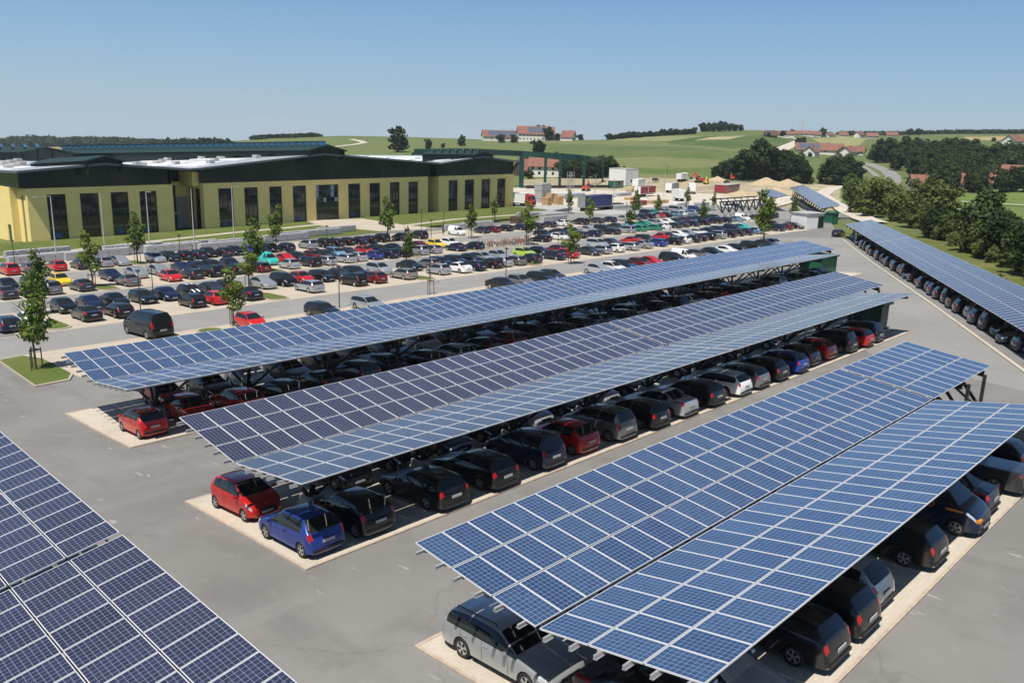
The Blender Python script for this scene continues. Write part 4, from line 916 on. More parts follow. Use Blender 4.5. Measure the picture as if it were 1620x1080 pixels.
# roof skins, tapering down toward the back
for a, c_ in zip(RU[:-1], RU[1:]):
    rb = MB(); nv = [(-1.9, 0), (66, -2.3)]; vs = []
    for v, dz in nv:
        for u in (a, c_): vs += [(u, v, rz(u) + dz), (u, v, rz(u) + dz - .42)]
    rb.add(vs, [(0, 2, 6, 4)], 0); rb.add(vs, [(1, 5, 7, 3), (0, 1, 3, 2), (4, 6, 7, 5), (0, 4, 5, 1), (2, 3, 7, 6)], 1)
    rb.build('roof', [M_ROOFM, M_ROOFD], bld)
for a, c_, v0, v1 in ((-1.0, 3.4, 3, 60), (5, 9, 16, 60), (17.5, 22, 2, 55), (24, 29, -1, 50), (34, 38, 2, 50), (40, 43, 6, 50), (46, 49, 6, 48), (72, 76, 2, 55), (106, 110, 2, 55), (112, 115, 6, 55)):
    for k in range(4):
        va, vb_ = v0 + (v1 - v0) * k / 4, v0 + (v1 - v0) * (k + .86) / 4; sk = MB(); vs = []
        for v in (va, vb_):
            dz = -2.3 * (v + 1.9) / 67.9
            for u in (a, c_): vs += [(u, v, rz(u) + dz + .16), (u, v, rz(u) + dz - .02)]
        sk.add(vs, [(0, 2, 6, 4), (0, 1, 3, 2), (4, 6, 7, 5), (0, 4, 5, 1), (2, 3, 7, 6)]); sk.build('skylight', M_SKYL, bld)
for i in range(26):
    u = (-.5, 2.2, 4.8, 7.4, 10.2, 20, 23.2, 26.4, 36, 39.5, 43, 47, 51)[i % 13]; v = 6 + (i // 13) * 16 + (i % 3) * 4; z = rz(u) - 2.3 * (v + 1.9) / 67.9
    vb_ = MB(); vb_.bx(u, u + 1.2, v, v + 1.6, z - .05, z + .75); vb_.build('roof_vent', M_GREYS, bld)
# raised lanterns with gable fronts and rows of tilted collectors
def lantern(u0, v0, zt, u1, v1, zt1, hw, drop, ncol):
    a = Vector((u0, v0, zt)); b_ = Vector((u1, v1, zt1)); s = Vector((1, 0, 0))
    lm = MB(); P = []
    for c_ in (a, b_):
        P += [c_ - s * hw + Vector((0, 0, -drop)), c_, c_ + s * hw + Vector((0, 0, -drop)), c_ - s * (hw - .8) + Vector((0, 0, -drop - 2.4)), c_ + s * (hw - .8) + Vector((0, 0, -drop - 2.4)), c_ - s * (hw - .8) + Vector((0, 0, -drop)), c_ + s * (hw - .8) + Vector((0, 0, -drop))]
    lm.add(P, [(0, 7, 8, 1), (1, 8, 9, 2)], 0); lm.add([p - Vector((0, 0, .3)) for p in P], [(0, 1, 8, 7), (1, 2, 9, 8)], 0)
    lm.add([P[0], P[1], P[1] - Vector((0, 0, .3)), P[0] - Vector((0, 0, .3))], [(0, 3, 2, 1)], 0); lm.add([P[1], P[2], P[2] - Vector((0, 0, .3)), P[1] - Vector((0, 0, .3))], [(0, 3, 2, 1)], 0)
    f = Vector((0, .9, 0)); lm.add([P[3] + f, P[4] + f, P[6] + f, P[1] + f - Vector((0, 0, .25)), P[5] + f], [(0, 1, 2, 3, 4)], 1)
    lm.add([P[3], P[5], P[12], P[10]], [(0, 1, 2, 3)], 1); lm.add([P[4], P[6], P[13], P[11]], [(3, 2, 1, 0)], 1)
    for q in (-.75, -.25, .25, .75): lm.bar(a + s * hw * q + Vector((0, .7, -drop - 2.2)), a + s * hw * q + Vector((0, .7, -drop * abs(q) - .3)), .12, .12, 0)
    l_ = lm.build('roof_lantern', [M_LANT, M_GLASSG], bld)
    d = b_ - a
    for k in range(ncol):
        c_ = a + d * ((k + .7) / ncol) + Vector((0, 0, .1)); dv_ = d.normalized(); w_ = Vector((0, 0, 1)).cross(dv_).normalized() * (2.2)
        n_ = (-dv_ * .75 + Vector((0, 0, 1.15))).normalized(); e = dv_ * .55 + Vector((0, 0, .95))
        cm = MB(); w_ = w_ * .9; e = e * .62; vs = [c_ - w_ - e * .5, c_ + w_ - e * .5, c_ + w_ + e * 1.0, c_ - w_ + e * 1.0]; bk = dv_ * .15
        cm.add(vs, [(0, 1, 2, 3)], 0); cm.add([v + bk for v in vs], [(3, 2, 1, 0)], 1); cm.bar(vs[3], vs[2], .16, .16, 1); cm.bar(c_ + w_ + e, c_ + w_ - e * .5 + dv_ * .9, .1, .1, 1)
        cm.build('collector', [M_COLL, M_DGREEN], l_)
lantern(64.5, -2.2, 17.4, 34, 62, 14.2, 5.7, 1.35, 40)
lantern(13.3, -2.2, 15.1, 7.5, 8, 14.1, 4.0, 1.0, 0)
lantern(118.6, -2.2, 15.9, 107.5, 7, 15.75, 4.6, .9, 7)
lantern(24.0, 49, 15.0, 3, 62, 14.6, 6.5, 1.3, 10)
# ------------------------------------------------------------------ plants
def leaf_cloud(blobs, n, size, seed, core=False):
    """leaf clumps spread over several uneven lobes: blobs = (centre, radii)"""
    r_ = np.random.default_rng(seed); vol = np.array([b_[1][0] * b_[1][1] * b_[1][2] for b_ in blobs]); vol = vol ** .75; vol /= vol.sum(); V = []; Fc = []
    for b_, f in zip(blobs, vol):
        k = int(n * f) + 1; d = r_.normal(size=(k, 3)); d /= np.linalg.norm(d, axis=1)[:, None]
        rad = r_.uniform(.25, 1.0, k) ** .45; rad *= 1 + .16 * np.sin(d[:, 0] * 5 + seed) * np.cos(d[:, 2] * 4 + seed)
        C = np.array(b_[0]) + d * rad[:, None] * np.array(b_[1])
        nn = d * .6 + r_.normal(size=(k, 3)) * .6 + np.array([0, 0, .45]); nn /= np.linalg.norm(nn, axis=1)[:, None]
        t1 = np.cross(nn, r_.normal(size=(k, 3))); t1 /= np.linalg.norm(t1, axis=1)[:, None]; t2 = np.cross(nn, t1); s = size * r_.uniform(.55, 1.25, k)
        for i in range(k):
            o = len(V); c, a, b2 = C[i], t1[i] * s[i], t2[i] * s[i] * .62
            V += [c - a, c + b2 - a * .15, c + a + nn[i] * s[i] * .12, c - b2 + a * .1]; Fc.append((o, o + 1, o + 2, o + 3))
    return V, Fc
def crown_mesh(name, blobs, n, size, seed, m):
    V, Fc = leaf_cloud(blobs, n, size, seed); me = bpy.data.meshes.new(name); me.from_pydata([tuple(v) for v in V], [], Fc); me.materials.append(m); me.update(); return me
def trunk_mesh(h, r, limbs, seed):
    r_ = random.Random(seed); mb = MB(); p = Vector((0, 0, -.2)); 
    k = 4; pts = [Vector((r_.uniform(-.04, .04) * h * q / k, r_.uniform(-.04, .04) * h * q / k, h * q / k - (.2 if q == 0 else 0))) for q in range(k + 1)]
    for q in range(k): mb.tube(pts[q], pts[q + 1], r * (1 - .8 * q / k), r * (1 - .8 * (q + 1) / k), n=7)
    for q in range(limbs):
        z = r_.uniform(.4, .85); a = q * 2.4 + r_.random(); b0 = pts[int(z * k)].lerp(pts[min(k, int(z * k) + 1)], z * k - int(z * k)); ln = h * (.75 - z * .6)
        mb.tube(b0, b0 + Vector((math.cos(a), math.sin(a), .95)) * ln * .55, r * .38, r * .10, n=5)
    return mb.mesh('trunk', M_BARK, 50)
# young street trees (unit height 5 m): uneven slim crowns
STREET = []
for i in range(7):
    r_ = random.Random(40 + i); bl = []
    for q in range(9):
        z = 1.75 + q * .36; rr = (.50 + .38 * math.sin(math.pi * min(1, q / 7.5 + .12))) * r_.uniform(.75, 1.15) * (1 if q < 6 else .75)
        bl.append(((r_.uniform(-.38, .38), r_.uniform(-.38, .38), z), (rr, rr, .42)))
    STREET.append((trunk_mesh(4.3, .07, 9, i), crown_mesh('crown', bl, 950, .15, 60 + i, M_LEAF)))
def stake_mesh(a):
    mb = MB(); x, y = .48 * math.cos(a), .48 * math.sin(a); mb.tube((x, y, -.1), (x * .92, y * .92, 1.75), .045, n=6)
    x2, y2 = .48 * math.cos(a + 2.094), .48 * math.sin(a + 2.094); mb.bar((x * .92, y * .92, 1.6), (x2 * .92, y2 * .92, 1.6), .05, .08); return mb.mesh('stake', M_DWOOD)
STK = [stake_mesh(a) for a in (.4, 2.494, 4.588)]
carlabels = [(c['x'], c['y'], ctxt(c), ROWP.get(c['row'], 'by the lot road')) for c in IND]
def nearest(x, y):
    q = min(carlabels, key=lambda c: (c[0] - x) ** 2 + (c[1] - y) ** 2); return q
seen = {}
def uniq(lb):
    seen[lb] = seen.get(lb, 0) + 1
    return lb if seen[lb] == 1 else None
TREES = [(147, 455, 370), (65, 497, 398), (57, 586, 447), (218, 418, 340), (437, 395, 328), (404, 432, 350), (394, 455, 386), (370, 515, 428), (613, 383, 314), (643, 420, 362), (745, 377, 326), (782, 350, 311),
         (833, 388, 322), (903, 418, 352), (900, 338, 302), (932, 356, 314), (1003, 346, 302), (1040, 343, 310), (997, 367, 328), (1086, 328, 298), (1112, 357, 318), (1128, 333, 306), (1206, 392, 304), (1253, 352, 312), (680, 466, 420)]
for i, (px, pb, pt) in enumerate(TREES):
    p = G(px, pb); p.z = gz(p.y); h = (pb - pt) / F_PX * depth(p) * 1.06; tr, cr = STREET[i % 7]
    root = empty('street_tree', p, i * 1.7); bare = px == 680
    n_ = nearest(p.x, p.y)
    lb = f"young {'bare thin' if bare else 'leafy'} staked tree beside the {n_[2]} in the {n_[3]}"
    if len(lb.split()) > 16 or uniq(lb) is None: lb = f"{ordn(i)} leafy staked tree counted by nearness along the {n_[3].split(' beyond')[0]}"
    if px == 57: lb = 'leafy staked young tree on the grass island at the left of the far carport'
    tag(root, lb, 'tree', 'young staked trees in the car park')
    s = h / 5.0
    o = link('trunk', tr, root); o.scale = (s, s, s)
    if not bare:
        o = link('crown', cr, root); o.scale = (s * (1.12 if px == 370 else .95), s * (1.12 if px == 370 else .95), s)
    for k in range(3): link('stake', STK[k], root)
# woodland trees: unit height 10 m
WOODT = []
for i in range(6):
    r_ = random.Random(90 + i); bl = [((0, 0, 5.4), (3.0, 3.0, 3.4)), ((.3, .2, 2.6), (2.5, 2.5, 2.2))]
    for q in range(15):
        a = r_.uniform(0, 6.28); rr = r_.uniform(1.2, 3.5); z = r_.uniform(1.4, 8.4); bl.append(((rr * math.cos(a), rr * math.sin(a), z), (r_.uniform(.8, 1.6),) * 2 + (r_.uniform(.6, 1.4),)))
    bl.append(((r_.uniform(-.6, .6), r_.uniform(-.6, .6), 8.6), (1.3, 1.3, 1.4)))
    WOODT.append((trunk_mesh(6.5, .28, 8, i + 20), crown_mesh('crown', bl, 2600, .42, 300 + i, M_WOODLEAF), crown_mesh('crown', bl, 3000, .40, 400 + i, M_HEDGE), crown_mesh('crown', bl, 1300, .6, 500 + i, M_FARLEAF), crown_mesh('crown', [((c_[0], c_[1], c_[2] * .92), q) for c_, q in bl] + [((1.4 * math.cos(z), 1.4 * math.sin(z), 1.3), (1.9, 1.9, 1.5)) for z in (0, 2, 4)], 3200, .36, 600 + i, M_SHRUB)))
CONE = crown_mesh('crown', [((0, 0, 1.2 + q), ((9.4 - q) * .24 + .15,) * 2 + (.75,)) for q in range(9)], 1500, .38, 777, M_FARLEAF)
def tree(name, p, h, wd, label, group, kind=1, conifer=False, i=0):
    v = WOODT[i % 6]; root = empty(name, p, i * 1.3); tag(root, label, 'tree', group); s = h / 10.0
    o = link('trunk', v[0], root); o.scale = (s, s, s)
    o = link('crown', CONE if conifer else v[kind], root); o.scale = (s * wd, s * wd, s); return root
def forest(px_list, label, group, kind=1, name='broadleaf_tree', wd=1.15):
    hk = kind; rg_ = random.Random(len(px_list))
    for i, (px, pb, pt) in enumerate(px_list):
        p = G(px, pb); h = (pb - pt) / F_PX * depth(p) * (rg_.uniform(.78, 1.16) if hk in (2, 4) else rg_.uniform(.92, 1.08)); kind = rg_.choice((2, 2, 2, 4, 1)) if hk == 2 else hk; p.z = float(terr(p.x, p.y)) - .2
        tree(name, p, h, wd * random.uniform(.9, 1.15), label, group, kind, i=i + int(px))
# hedge bank at the right, along the single-pitch carport
hb = [(1345, 322, 277.0), (1360, 337, 278.5), (1378, 342, 280.3), (1398, 338, 282.3), (1372, 327, 279.7), (1420, 348, 288), (1400, 332, 282.5), (1440, 358, 300), (1462, 348, 286), (1480, 361, 286), (1500, 381, 324), (1522, 388, 324), (1470, 376, 320), (1545, 401, 330), (1572, 411, 338), (1600, 422, 330), (1535, 381, 335), (1628, 436, 340), (1660, 446, 340), (1590, 398, 338), (1615, 406, 342), (1560, 366, 324), (1590, 378, 324), (1640, 416, 335), (1450, 342, 300), (1430, 341, 300)]
forest(hb, 'leafy green tree of the dense hedge bank along the right-hand solar carport', 'trees of the hedge bank', 2, 'hedge_tree', 1.0)
forest([(1545, 398, 302), (1556, 392, 306)], 'dark pointed tree standing taller than the hedge bank at the right', 'tall trees in the hedge bank', 1, 'hedge_tree', .8)
forest([(1425, 351, 328), (1447, 359, 332), (1468, 369, 338), (1488, 379, 348), (1508, 389, 358), (1528, 399, 368), (1548, 407, 376), (1570, 415, 384), (1590, 423, 392), (1612, 429, 398), (1632, 439, 408), (1503, 376, 345), (1575, 399, 368), (1612, 409, 378)], 'pale green loose shrub in the front edge of the hedge bank', 'shrubs before the hedge bank', 4, 'shrub', 1.05)
# middle grove
gr = [(1140, 281, 258), (1152, 283, 252), (1163, 284, 246), (1176, 285, 236), (1188, 286, 232), (1200, 287, 224), (1212, 287, 236), (1224, 288, 238), (1236, 289, 234), (1248, 289, 236), (1260, 290, 240), (1270, 291, 252), (1205, 283, 222), (1195, 282, 232), (1243, 284, 236), (1222, 284, 236), (1182, 282, 244), (1130, 280, 262), (1276, 290, 266)]
forest(gr, 'dark broadleaf tree in the grove behind the sand heaps', 'trees of the middle grove', 1)
forest([(1318, 292, 245), (1330, 293, 250), (1343, 294, 248), (1308, 291, 256), (1355, 286, 256), (1336, 284, 243)], 'dark tree in the clump left of the winding country road', 'trees by the country road', 1)
# big wood at the right
wd_ = []
for px in range(1372, 1660, 14):
    for row in range(5):
        b_ = 258 + row * 11 + random.uniform(-3, 3); 
        if px < (1376, 1410, 1432, 1444, 1456)[row]: continue
        tp = b_ - random.uniform(36, 46) - (2 if row > 2 else 0)
        if px > 1540 and row == 0: tp += 14
        if row == 0 and px < 1400: tp += 4
        wd_.append((px + random.uniform(-5, 5) + row * 3, b_, tp))
forest(wd_, 'dark broadleaf tree in the large wood right of the country road', 'trees of the large right wood', 1, wd=1.12)
# scattered trees on the hills
def lone(px, pb, pt, label, wd=1.1, con=False, kind=3, name='broadleaf_tree'):
    p = G(px, pb); h = (pb - pt) / F_PX * depth(p); p.z = float(terr(p.x, p.y)) - .3; tree(name, p, h, wd, label, None, kind, con, int(px))
lone(631, 241, 199, 'largest round tree alone on the green hill behind the factory', 1.0)
lone(678, 236, 219, 'small round tree on the hill right of the largest lone tree', 1.1)
lone(730, 231, 213, 'round tree on the hill left of the hilltop farm', 1.1)
lone(701, 234, 226, 'tiny bush between two round hill trees', 1.3, name='bush')
lone(246, 235, 219, 'round tree before the left wood above the factory roof', 1.3)
for px, pb, pt, l_ in ((792, 226, 212, 'bushy tree left of the white hilltop farmhouse'), (813, 226, 212, 'bushy tree just below the white hilltop farmhouse'), (852, 246, 221, 'large bushy tree on the slope below the hilltop farm'),
                      (868, 221, 199, 'left tree top showing above the hilltop farmhouse roof'), (851, 221, 196, 'tall tree top showing above the hilltop farmhouse roof'), (882, 221, 209, 'dark tree at the right gable of the hilltop farmhouse'), (918, 221, 211, 'last tree at the right end of the hilltop farm')): lone(px, pb, pt, l_, 1.4)
lone(905, 221, 207, 'pointed conifer beside the hilltop farm', 1.0, True, name='conifer')
for k, (px, pb, pt) in enumerate([(893, 282, 252), (905, 281, 250), (915, 282, 254), (928, 282, 252), (941, 282, 254), (952, 281, 248), (963, 281, 246), (970, 282, 256), (985, 279, 263), (837, 283, 268), (832, 260, 247), (880, 250, 240), (890, 252, 242)]):
    p = G(px, pb); h = (pb - pt) / F_PX * depth(p); tree('broadleaf_tree', p, h, 1.3, 'dark bushy tree around the red-roofed farmhouse behind the steel frame', 'trees around the red-roofed farmhouse', 1, i=k)
for k, (px, pb, pt) in enumerate([(1112 + q * 8.5, 209 - q * .2, 194 - 3 * math.sin(q * .7) * (q > 2)) for q in range(8)]):
    p = G(px, pb); h = (pb - pt) / F_PX * depth(p); tree('broadleaf_tree', p, h, 1.3, 'dark tree in the round copse on the hill crest', 'trees of the crest copse', 3, i=k)
for k, (px, pb) in enumerate([(964 + q * 4.6, 219 - q * .23) for q in range(30)]):
    p = G(px, pb); h = random.uniform(6, 13) / F_PX * depth(p); p.z -= 1; tree('broadleaf_tree', p, h, random.uniform(1.2, 1.9), 'small dark tree in the tree row along the hill crest', 'tree row on the hill crest', 3, i=k)
for k, (px, pb, pt) in enumerate([(1216, 217, 209), (1238, 216, 206), (1252, 214, 204), (1300, 217, 202), (1262, 229, 217), (1270, 228, 216), (1440, 214, 203), (1452, 214, 203), (1572, 224, 217), (1312, 244, 232), (1325, 245, 233), (1332, 246, 232), (1281, 248, 240)]):
    lone(px, pb, pt, ['low tree at the left end of the village', 'dark tree left of the village roofs', 'round tree above the village roofs', 'tall dark tree at the village', 'hedge bush beside the field track', 'second hedge bush beside the field track, right one', 'round tree on the far skyline', 'round tree on the far skyline, right of its pair', 'small tree left of the brown-roofed farm', 'dark tree before the long red barn', 'dark tree right of the long red barn', 'dark tree at the white gable house', 'small bush at the white gable house'][k], 1.4)
# far woods that read as one mass
def mass(name, lab_, segs, size, n, seed, m=M_FARLEAF):
    V, Fc = [], []
    for px, pb, pt in segs:
        p = G(px, pb); k = depth(p) / F_PX; h = (pb - pt) * k
        v, f = leaf_cloud([((p.x, p.y, p.z + h * .5), (h * .95 + 6, h * .95 + 6, h * .52))], n, size, seed + int(px)); o = len(V); V += v; Fc += [tuple(i + o for i in q) for q in f]
    me = bpy.data.meshes.new(name); me.from_pydata([tuple(v) for v in V], [], Fc); me.materials.append(m); me.update(); tag(stuff(link(name, me)), lab_, 'wood')
random.seed(3)
mass('distant_wood', 'long dark wood on the left horizon above the wheat field', [(16 + q * 7.0, 227 + q * .18, 213.5 - 2.2 * math.sin(q * .33) * (q < 16) + max(0, q - 14) * .42 + random.uniform(-1, 1)) for q in range(37)] + [(4, 238, 222), (0, 237, 223), (12, 241, 232)], 3.0, 420, 1)
mass('distant_wood', 'dark trees behind the left end of the factory roof', [(265 + q * 8, 236, 224 - 4 * (q % 3 == 1)) for q in range(11)], 2.6, 260, 60)
mass('distant_wood', 'thin dark wood on the crest above the factory gable', [(408 + q * 6, 218.5 - q * .12, 214 - q * .1) for q in range(16)], 2.6, 150, 80)
mass('horizon_wood', 'thin dark wood along the horizon at the right', [(1335 + q * 7, 212.5 - q * .02, 207.5 + random.uniform(-1, 1)) for q in range(44)], 3.2, 110, 90)
mass('horizon_wood', 'dark hedge line on the hill left of the village', [(1330 + q * 5, 245, 238) for q in range(3)], 1.2, 100, 95)
# verge shrubs below the hedge bank (undergrowth)
V, Fc = [], []
for q in range(46):
    p = K0 + ED * (-8 + q * 2.6) + EN * (9.6 + random.uniform(0, 2.5)); h = random.uniform(.25, .7)
    v, f = leaf_cloud([((p.x, p.y, gz(p.y) + h * .4), (1.2, 1.2, h))], 90, .18, q); o = len(V); V += v; Fc += [tuple(i + o for i in z) for z in f]
me = bpy.data.meshes.new('undergrowth'); me.from_pydata([tuple(v) for v in V], [], Fc); me.materials.append(M_HEDGE); tag(stuff(link('undergrowth', me)), 'low green weeds on the bank behind the right-hand carport', 'undergrowth')
# ------------------------------------------------------------------ street furniture
def flagpole_lamp(px, pb, pt, arm, label):
    p = G(px, pb); p.z = gz(p.y); h = (pb - pt) / F_PX * depth(p) * 1.04
    r = empty('street_lamp', p); tag(r, label, 'lamp', 'tall pale lamp poles before the factory')
    mb = MB(); mb.tube((0, 0, -.2), (0, 0, h), .11, .07, 8); mb.build('pole', M_GREYS, r, 50)
    if arm:
        a = MB(); a.bar((0, 0, h - .05), (arm * BU.x, arm * BU.y, h - .05), .10, .08); a.build('arm', M_GREYS, r)
        hd = MB(); hd.box((arm * .85 * BU.x, arm * .85 * BU.y, h - .12), (.6, .25, .08)); hd.build('lamp_head', M_GREYS, r)
for i, (px, pb, pt, arm) in enumerate([(90, 412, 315, -2.6), (167, 407, 312, 0), (238, 401, 308, .6), (308, 397, 303, 0), (371, 392, 300, 1.4)]):
    flagpole_lamp(px, pb, pt, arm, f"tall pale lamp pole before the factory, {ordn(i)} from the left")
lp = MB(); lp.tube((0, 0, -.2), (0, 0, 4.3), .055, .045, 8); LP = lp.mesh('pole', M_STEEL, 50)
lh = MB(); lh.tube((0, 0, 4.3), (0, 0, 4.42), .09, .26, 10); lh.tube((0, 0, 4.42), (0, 0, 4.52), .26, .20, 10); LH = lh.mesh('lamp_head', M_STEEL)
for i, (px, pb) in enumerate([(25, 432), (223, 497), (243, 475), (286, 420), (518, 400), (527, 425), (537, 488), (667, 365), (682, 387), (702, 372), (680, 449), (800, 449), (883, 385), (955, 384), (990, 350), (1060, 367), (1161, 352), (1205, 418)]):
    p = G(px, pb); p.z = gz(p.y); r = empty('lamp_post', p); n_ = nearest(p.x, p.y); lb = f"thin dark lamp post by the {n_[2]}, {n_[3]}"
    if uniq(lb) is None: lb = f"{ordn(i)} thin dark lamp post from the left in the car park"
    tag(r, lb, 'lamp', 'thin dark lamp posts in the car park'); link('pole', LP, r); link('lamp_head', LH, r)
# stacks of pale concrete blocks along the lawn
bm_ = MB()
for k in range(6): bm_.bx(k * 1.62, k * 1.62 + 1.55, 0, 1.1, .1, .62); bm_.bx(k * 1.62 + .05, k * 1.62 + 1.5, .05, 1.05, .65, 1.2)
for k in range(6): bm_.bx(k * 1.62, k * 1.62 + 1.5, .1, 1.0, 0, .1)
M_BLOCK = mat('pale_block', (.38, .385, .40), .85, var=.1, vscale=1.5); BLKM = bm_.mesh('block_stack', M_BLOCK)
for i, (px, py) in enumerate([(15, 420), (62, 415), (105, 413), (10, 411), (150, 408), (168, 402), (232, 402), (262, 397), (318, 398), (335, 393), (420, 384), (440, 379), (480, 376), (505, 371), (705, 366), (735, 362), (860, 352)]):
    p = G(px, py); p.z = gz(p.y) + .02; o = link('block_stack', BLKM, None, p, (0, 0, R_(4.7 + random.uniform(-1, 1)))); n_ = nearest(p.x, p.y)
    tag(o, f"pale concrete block stack along the lawn edge, {ordn(i)} from the left", 'block stack', 'block stacks along the lawn')
# bicycle parking
def bike_mesh():
    tb, fm = MB(), MB()
    for x in (0,):
        n = 14
        for k in range(n):
            a, b_ = 2 * math.pi * k / n, 2 * math.pi * (k + 1) / n; tb.tube((x + .33 * math.cos(a), 0, .33 + .33 * math.sin(a)), (x + .33 * math.cos(b_), 0, .33 + .33 * math.sin(b_)), .022, n=4, cap=False)
    for a, b_ in (((-.52, 0, .33), (-.05, 0, .30)), ((-.05, 0, .30), (-.22, 0, .82)), ((-.22, 0, .78), (.36, 0, .82)), ((-.05, 0, .30), (.38, 0, .76)), ((.52, 0, .33), (.34, 0, .98)), ((-.52, 0, .33), (-.2, 0, .76))): fm.tube(a, b_, .022, n=5)
    fm.bar((.34, -.28, 1.0), (.34, .28, 1.0), .03, .03); fm.box((-.24, 0, .90), (.26, .14, .06))
    return tb.mesh('wheel', M_TYRE), fm.mesh('frame', M_OBJ)
BW, BF = bike_mesh(); bcol = [(.25, .02, .02, 1), (.4, .4, .42, 1), (.02, .04, .2, 1), (.02, .02, .02, 1), (.22, .06, .12, 1), (.02, .10, .07, 1), (.3, .26, .1, 1)]; bname = ['red', 'silver', 'blue', 'black', 'pink', 'green', 'yellow']
for k in range(60):
    row = k // 20; px = 752 + (k % 20) * 4.5 + row * 1.5; y = 110.6 - row * 2.5; x = ZR(px, y)
    if 806 < px < 812: x += .3
    r = empty('bicycle', (x, y, gz(y) + .02), R_(90 + random.uniform(-14, 14))); ci = random.randrange(7)
    tag(r, f"{bname[ci]} bicycle in the {('back', 'middle', 'front')[row]} bicycle row, {ordn(k % 20)} from the left", 'bicycle', 'bicycles parked in the lot')
    link('wheel', BW, r, (-.52, 0, 0)); link('wheel', BW, r, (.52, 0, 0)); o = link('frame', BF, r); o.color = bcol[ci]
def shed(name, p, rz_, l, d, h, wm, rm, label, door=None, cat='shed'):
    r = empty(name, p, rz_); tag(r, label, cat)
    mb = MB(); mb.bx(-l / 2, l / 2, -d / 2, d / 2, -.4, h); 
    for k in range(int(l / .5)): x = -l / 2 + .25 + k * .5; mb.bx(x - .03, x + .03, -d / 2 - .02, -d / 2, 0, h - .05)
    mb.build('wall', wm, r); q = MB(); q.bx(-l / 2 - .25, l / 2 + .25, -d / 2 - .25, d / 2 + .25, h, h + .18); q.build('roof', rm, r)
    if door:
        dm = MB(); dm.bx(l * door, l * door + 1.9, -d / 2 - .06, -d / 2 - .02, 0, h * .82); dm.build('door', M_GLASSG, r)
    return r
p = G(1287, 362); p.z = gz(p.y); shed('shed', p + Vector((1.2, 2.2, 0)), R_(-14), 5.6, 4.2, 3.2, M_WHITE, M_GREYS, 'white flat-roofed shed with a dark door at the top of the lot', .18)
p = G(1322, 352); p.z = gz(p.y); shed('shed', p + Vector((-1.5, .5, 0)), R_(-14), 2.2, 2.2, 2.3, M_GSHED, M_GSHED, 'small green shed right of the white shed')
p = G(1302, 434); p.z = gz(p.y) + .07; shed('shed', p + Vector((0, .8, 0)), 0, 4.6, 3.0, 2.3, M_GSHED, M_GSHED, 'green shed under the far end of the far carport')
p = G(1402, 524); p.z = gz(p.y) + .07; shed('shed', p + Vector((0, 1.5, 0)), 0, 1.6, 2.4, 2.2, M_DGREEN, M_DGREEN, 'green shed darkened as in shade under the far end of the middle carport')  # darker green than the other sheds, standing in for the roof's shade
# ------------------------------------------------------------------ green steel frame of the new hall
P1 = G(825, 297); fx = G(952, 291)
fr = empty('steel_frame', (250, 232, -6.8)); tag(fr, 'dark green steel skeleton of posts and roof beams beyond the factory', 'steel frame')
FI = Vector((250, 232, -6.8)); top = 12.6
FP = [(822.5, 297), (826, 297.5), (861.7, 298), (885, 298), (922.8, 297), (952.5, 292)]
pts = []
for px, py in FP:
    p = Hz(px, py, -6.8); pts.append(p); mb = MB(); wd = 1.1 if px < 930 else .7
    mb.box((p.x - FI.x, p.y - FI.y, 6.2), (wd, .34, 13.2), 0, -.8); mb.box((p.x - FI.x, p.y - FI.y, 6.2), (.2, .9, 13.2), 0, -.8); mb.build('post', M_TEALST, fr)
def beam(a, b_, zz=0, w_=.8, h=2.1):
    mb = MB(); mb.bar(a - FI, b_ - FI, w_, h); mb.build('beam', M_TEALST, fr)
def ht(px, py, d):          # point at camera depth d on a pixel
    return Vector((0, 0, CAMZ)) + Vector(ray(px, py)) * d
d0 = depth(pts[2])
A_ = [ht(655, 240.5, 300), ht(740, 239.5, 305), ht(826, 243, depth(pts[1])), ht(862, 246, d0), ht(886, 249, depth(pts[3])), ht(923, 251.5, depth(pts[4])), ht(953, 252, depth(pts[5]))]
for a, b_ in zip(A_[:-1], A_[1:]): beam(a, b_)
B_ = [ht(770, 241, 330), ht(860, 243, 345), ht(915, 247, 350), ht(934, 249.5, 345), ht(953, 252, depth(pts[5]))]
for a, b_ in zip(B_[:-1], B_[1:]): beam(a, b_, w_=.5, h=1.1)
for a, b_ in ((ht(862, 246, d0), ht(848, 242.5, 340)), (ht(886, 249, depth(pts[3])), ht(880, 244, 346)), (ht(923, 251.5, depth(pts[4])), ht(915, 247, 350)), (ht(826, 243, depth(pts[1])), ht(800, 241, 335))): beam(a, b_, w_=.45, h=1.0)
for px, py in ((653, 241), (671, 241)):
    p = ht(px, py, 298); mb = MB(); mb.bx(p.x - FI.x - .3, p.x - FI.x + .3, p.y - FI.y - .3, p.y - FI.y + .3, -.2, p.z + 6.8); mb.build('post', M_TEALST, fr)
q0, q1 = Hz(832, 298.5, -6.4), Hz(980, 297, -6.4)
mb = MB(); mb.bar(q0 - FI + Vector((0, 0, .6)), q1 - FI + Vector((0, 0, .6)), .4, 1.1); mb.build('base_wall', M_STEEL, fr)
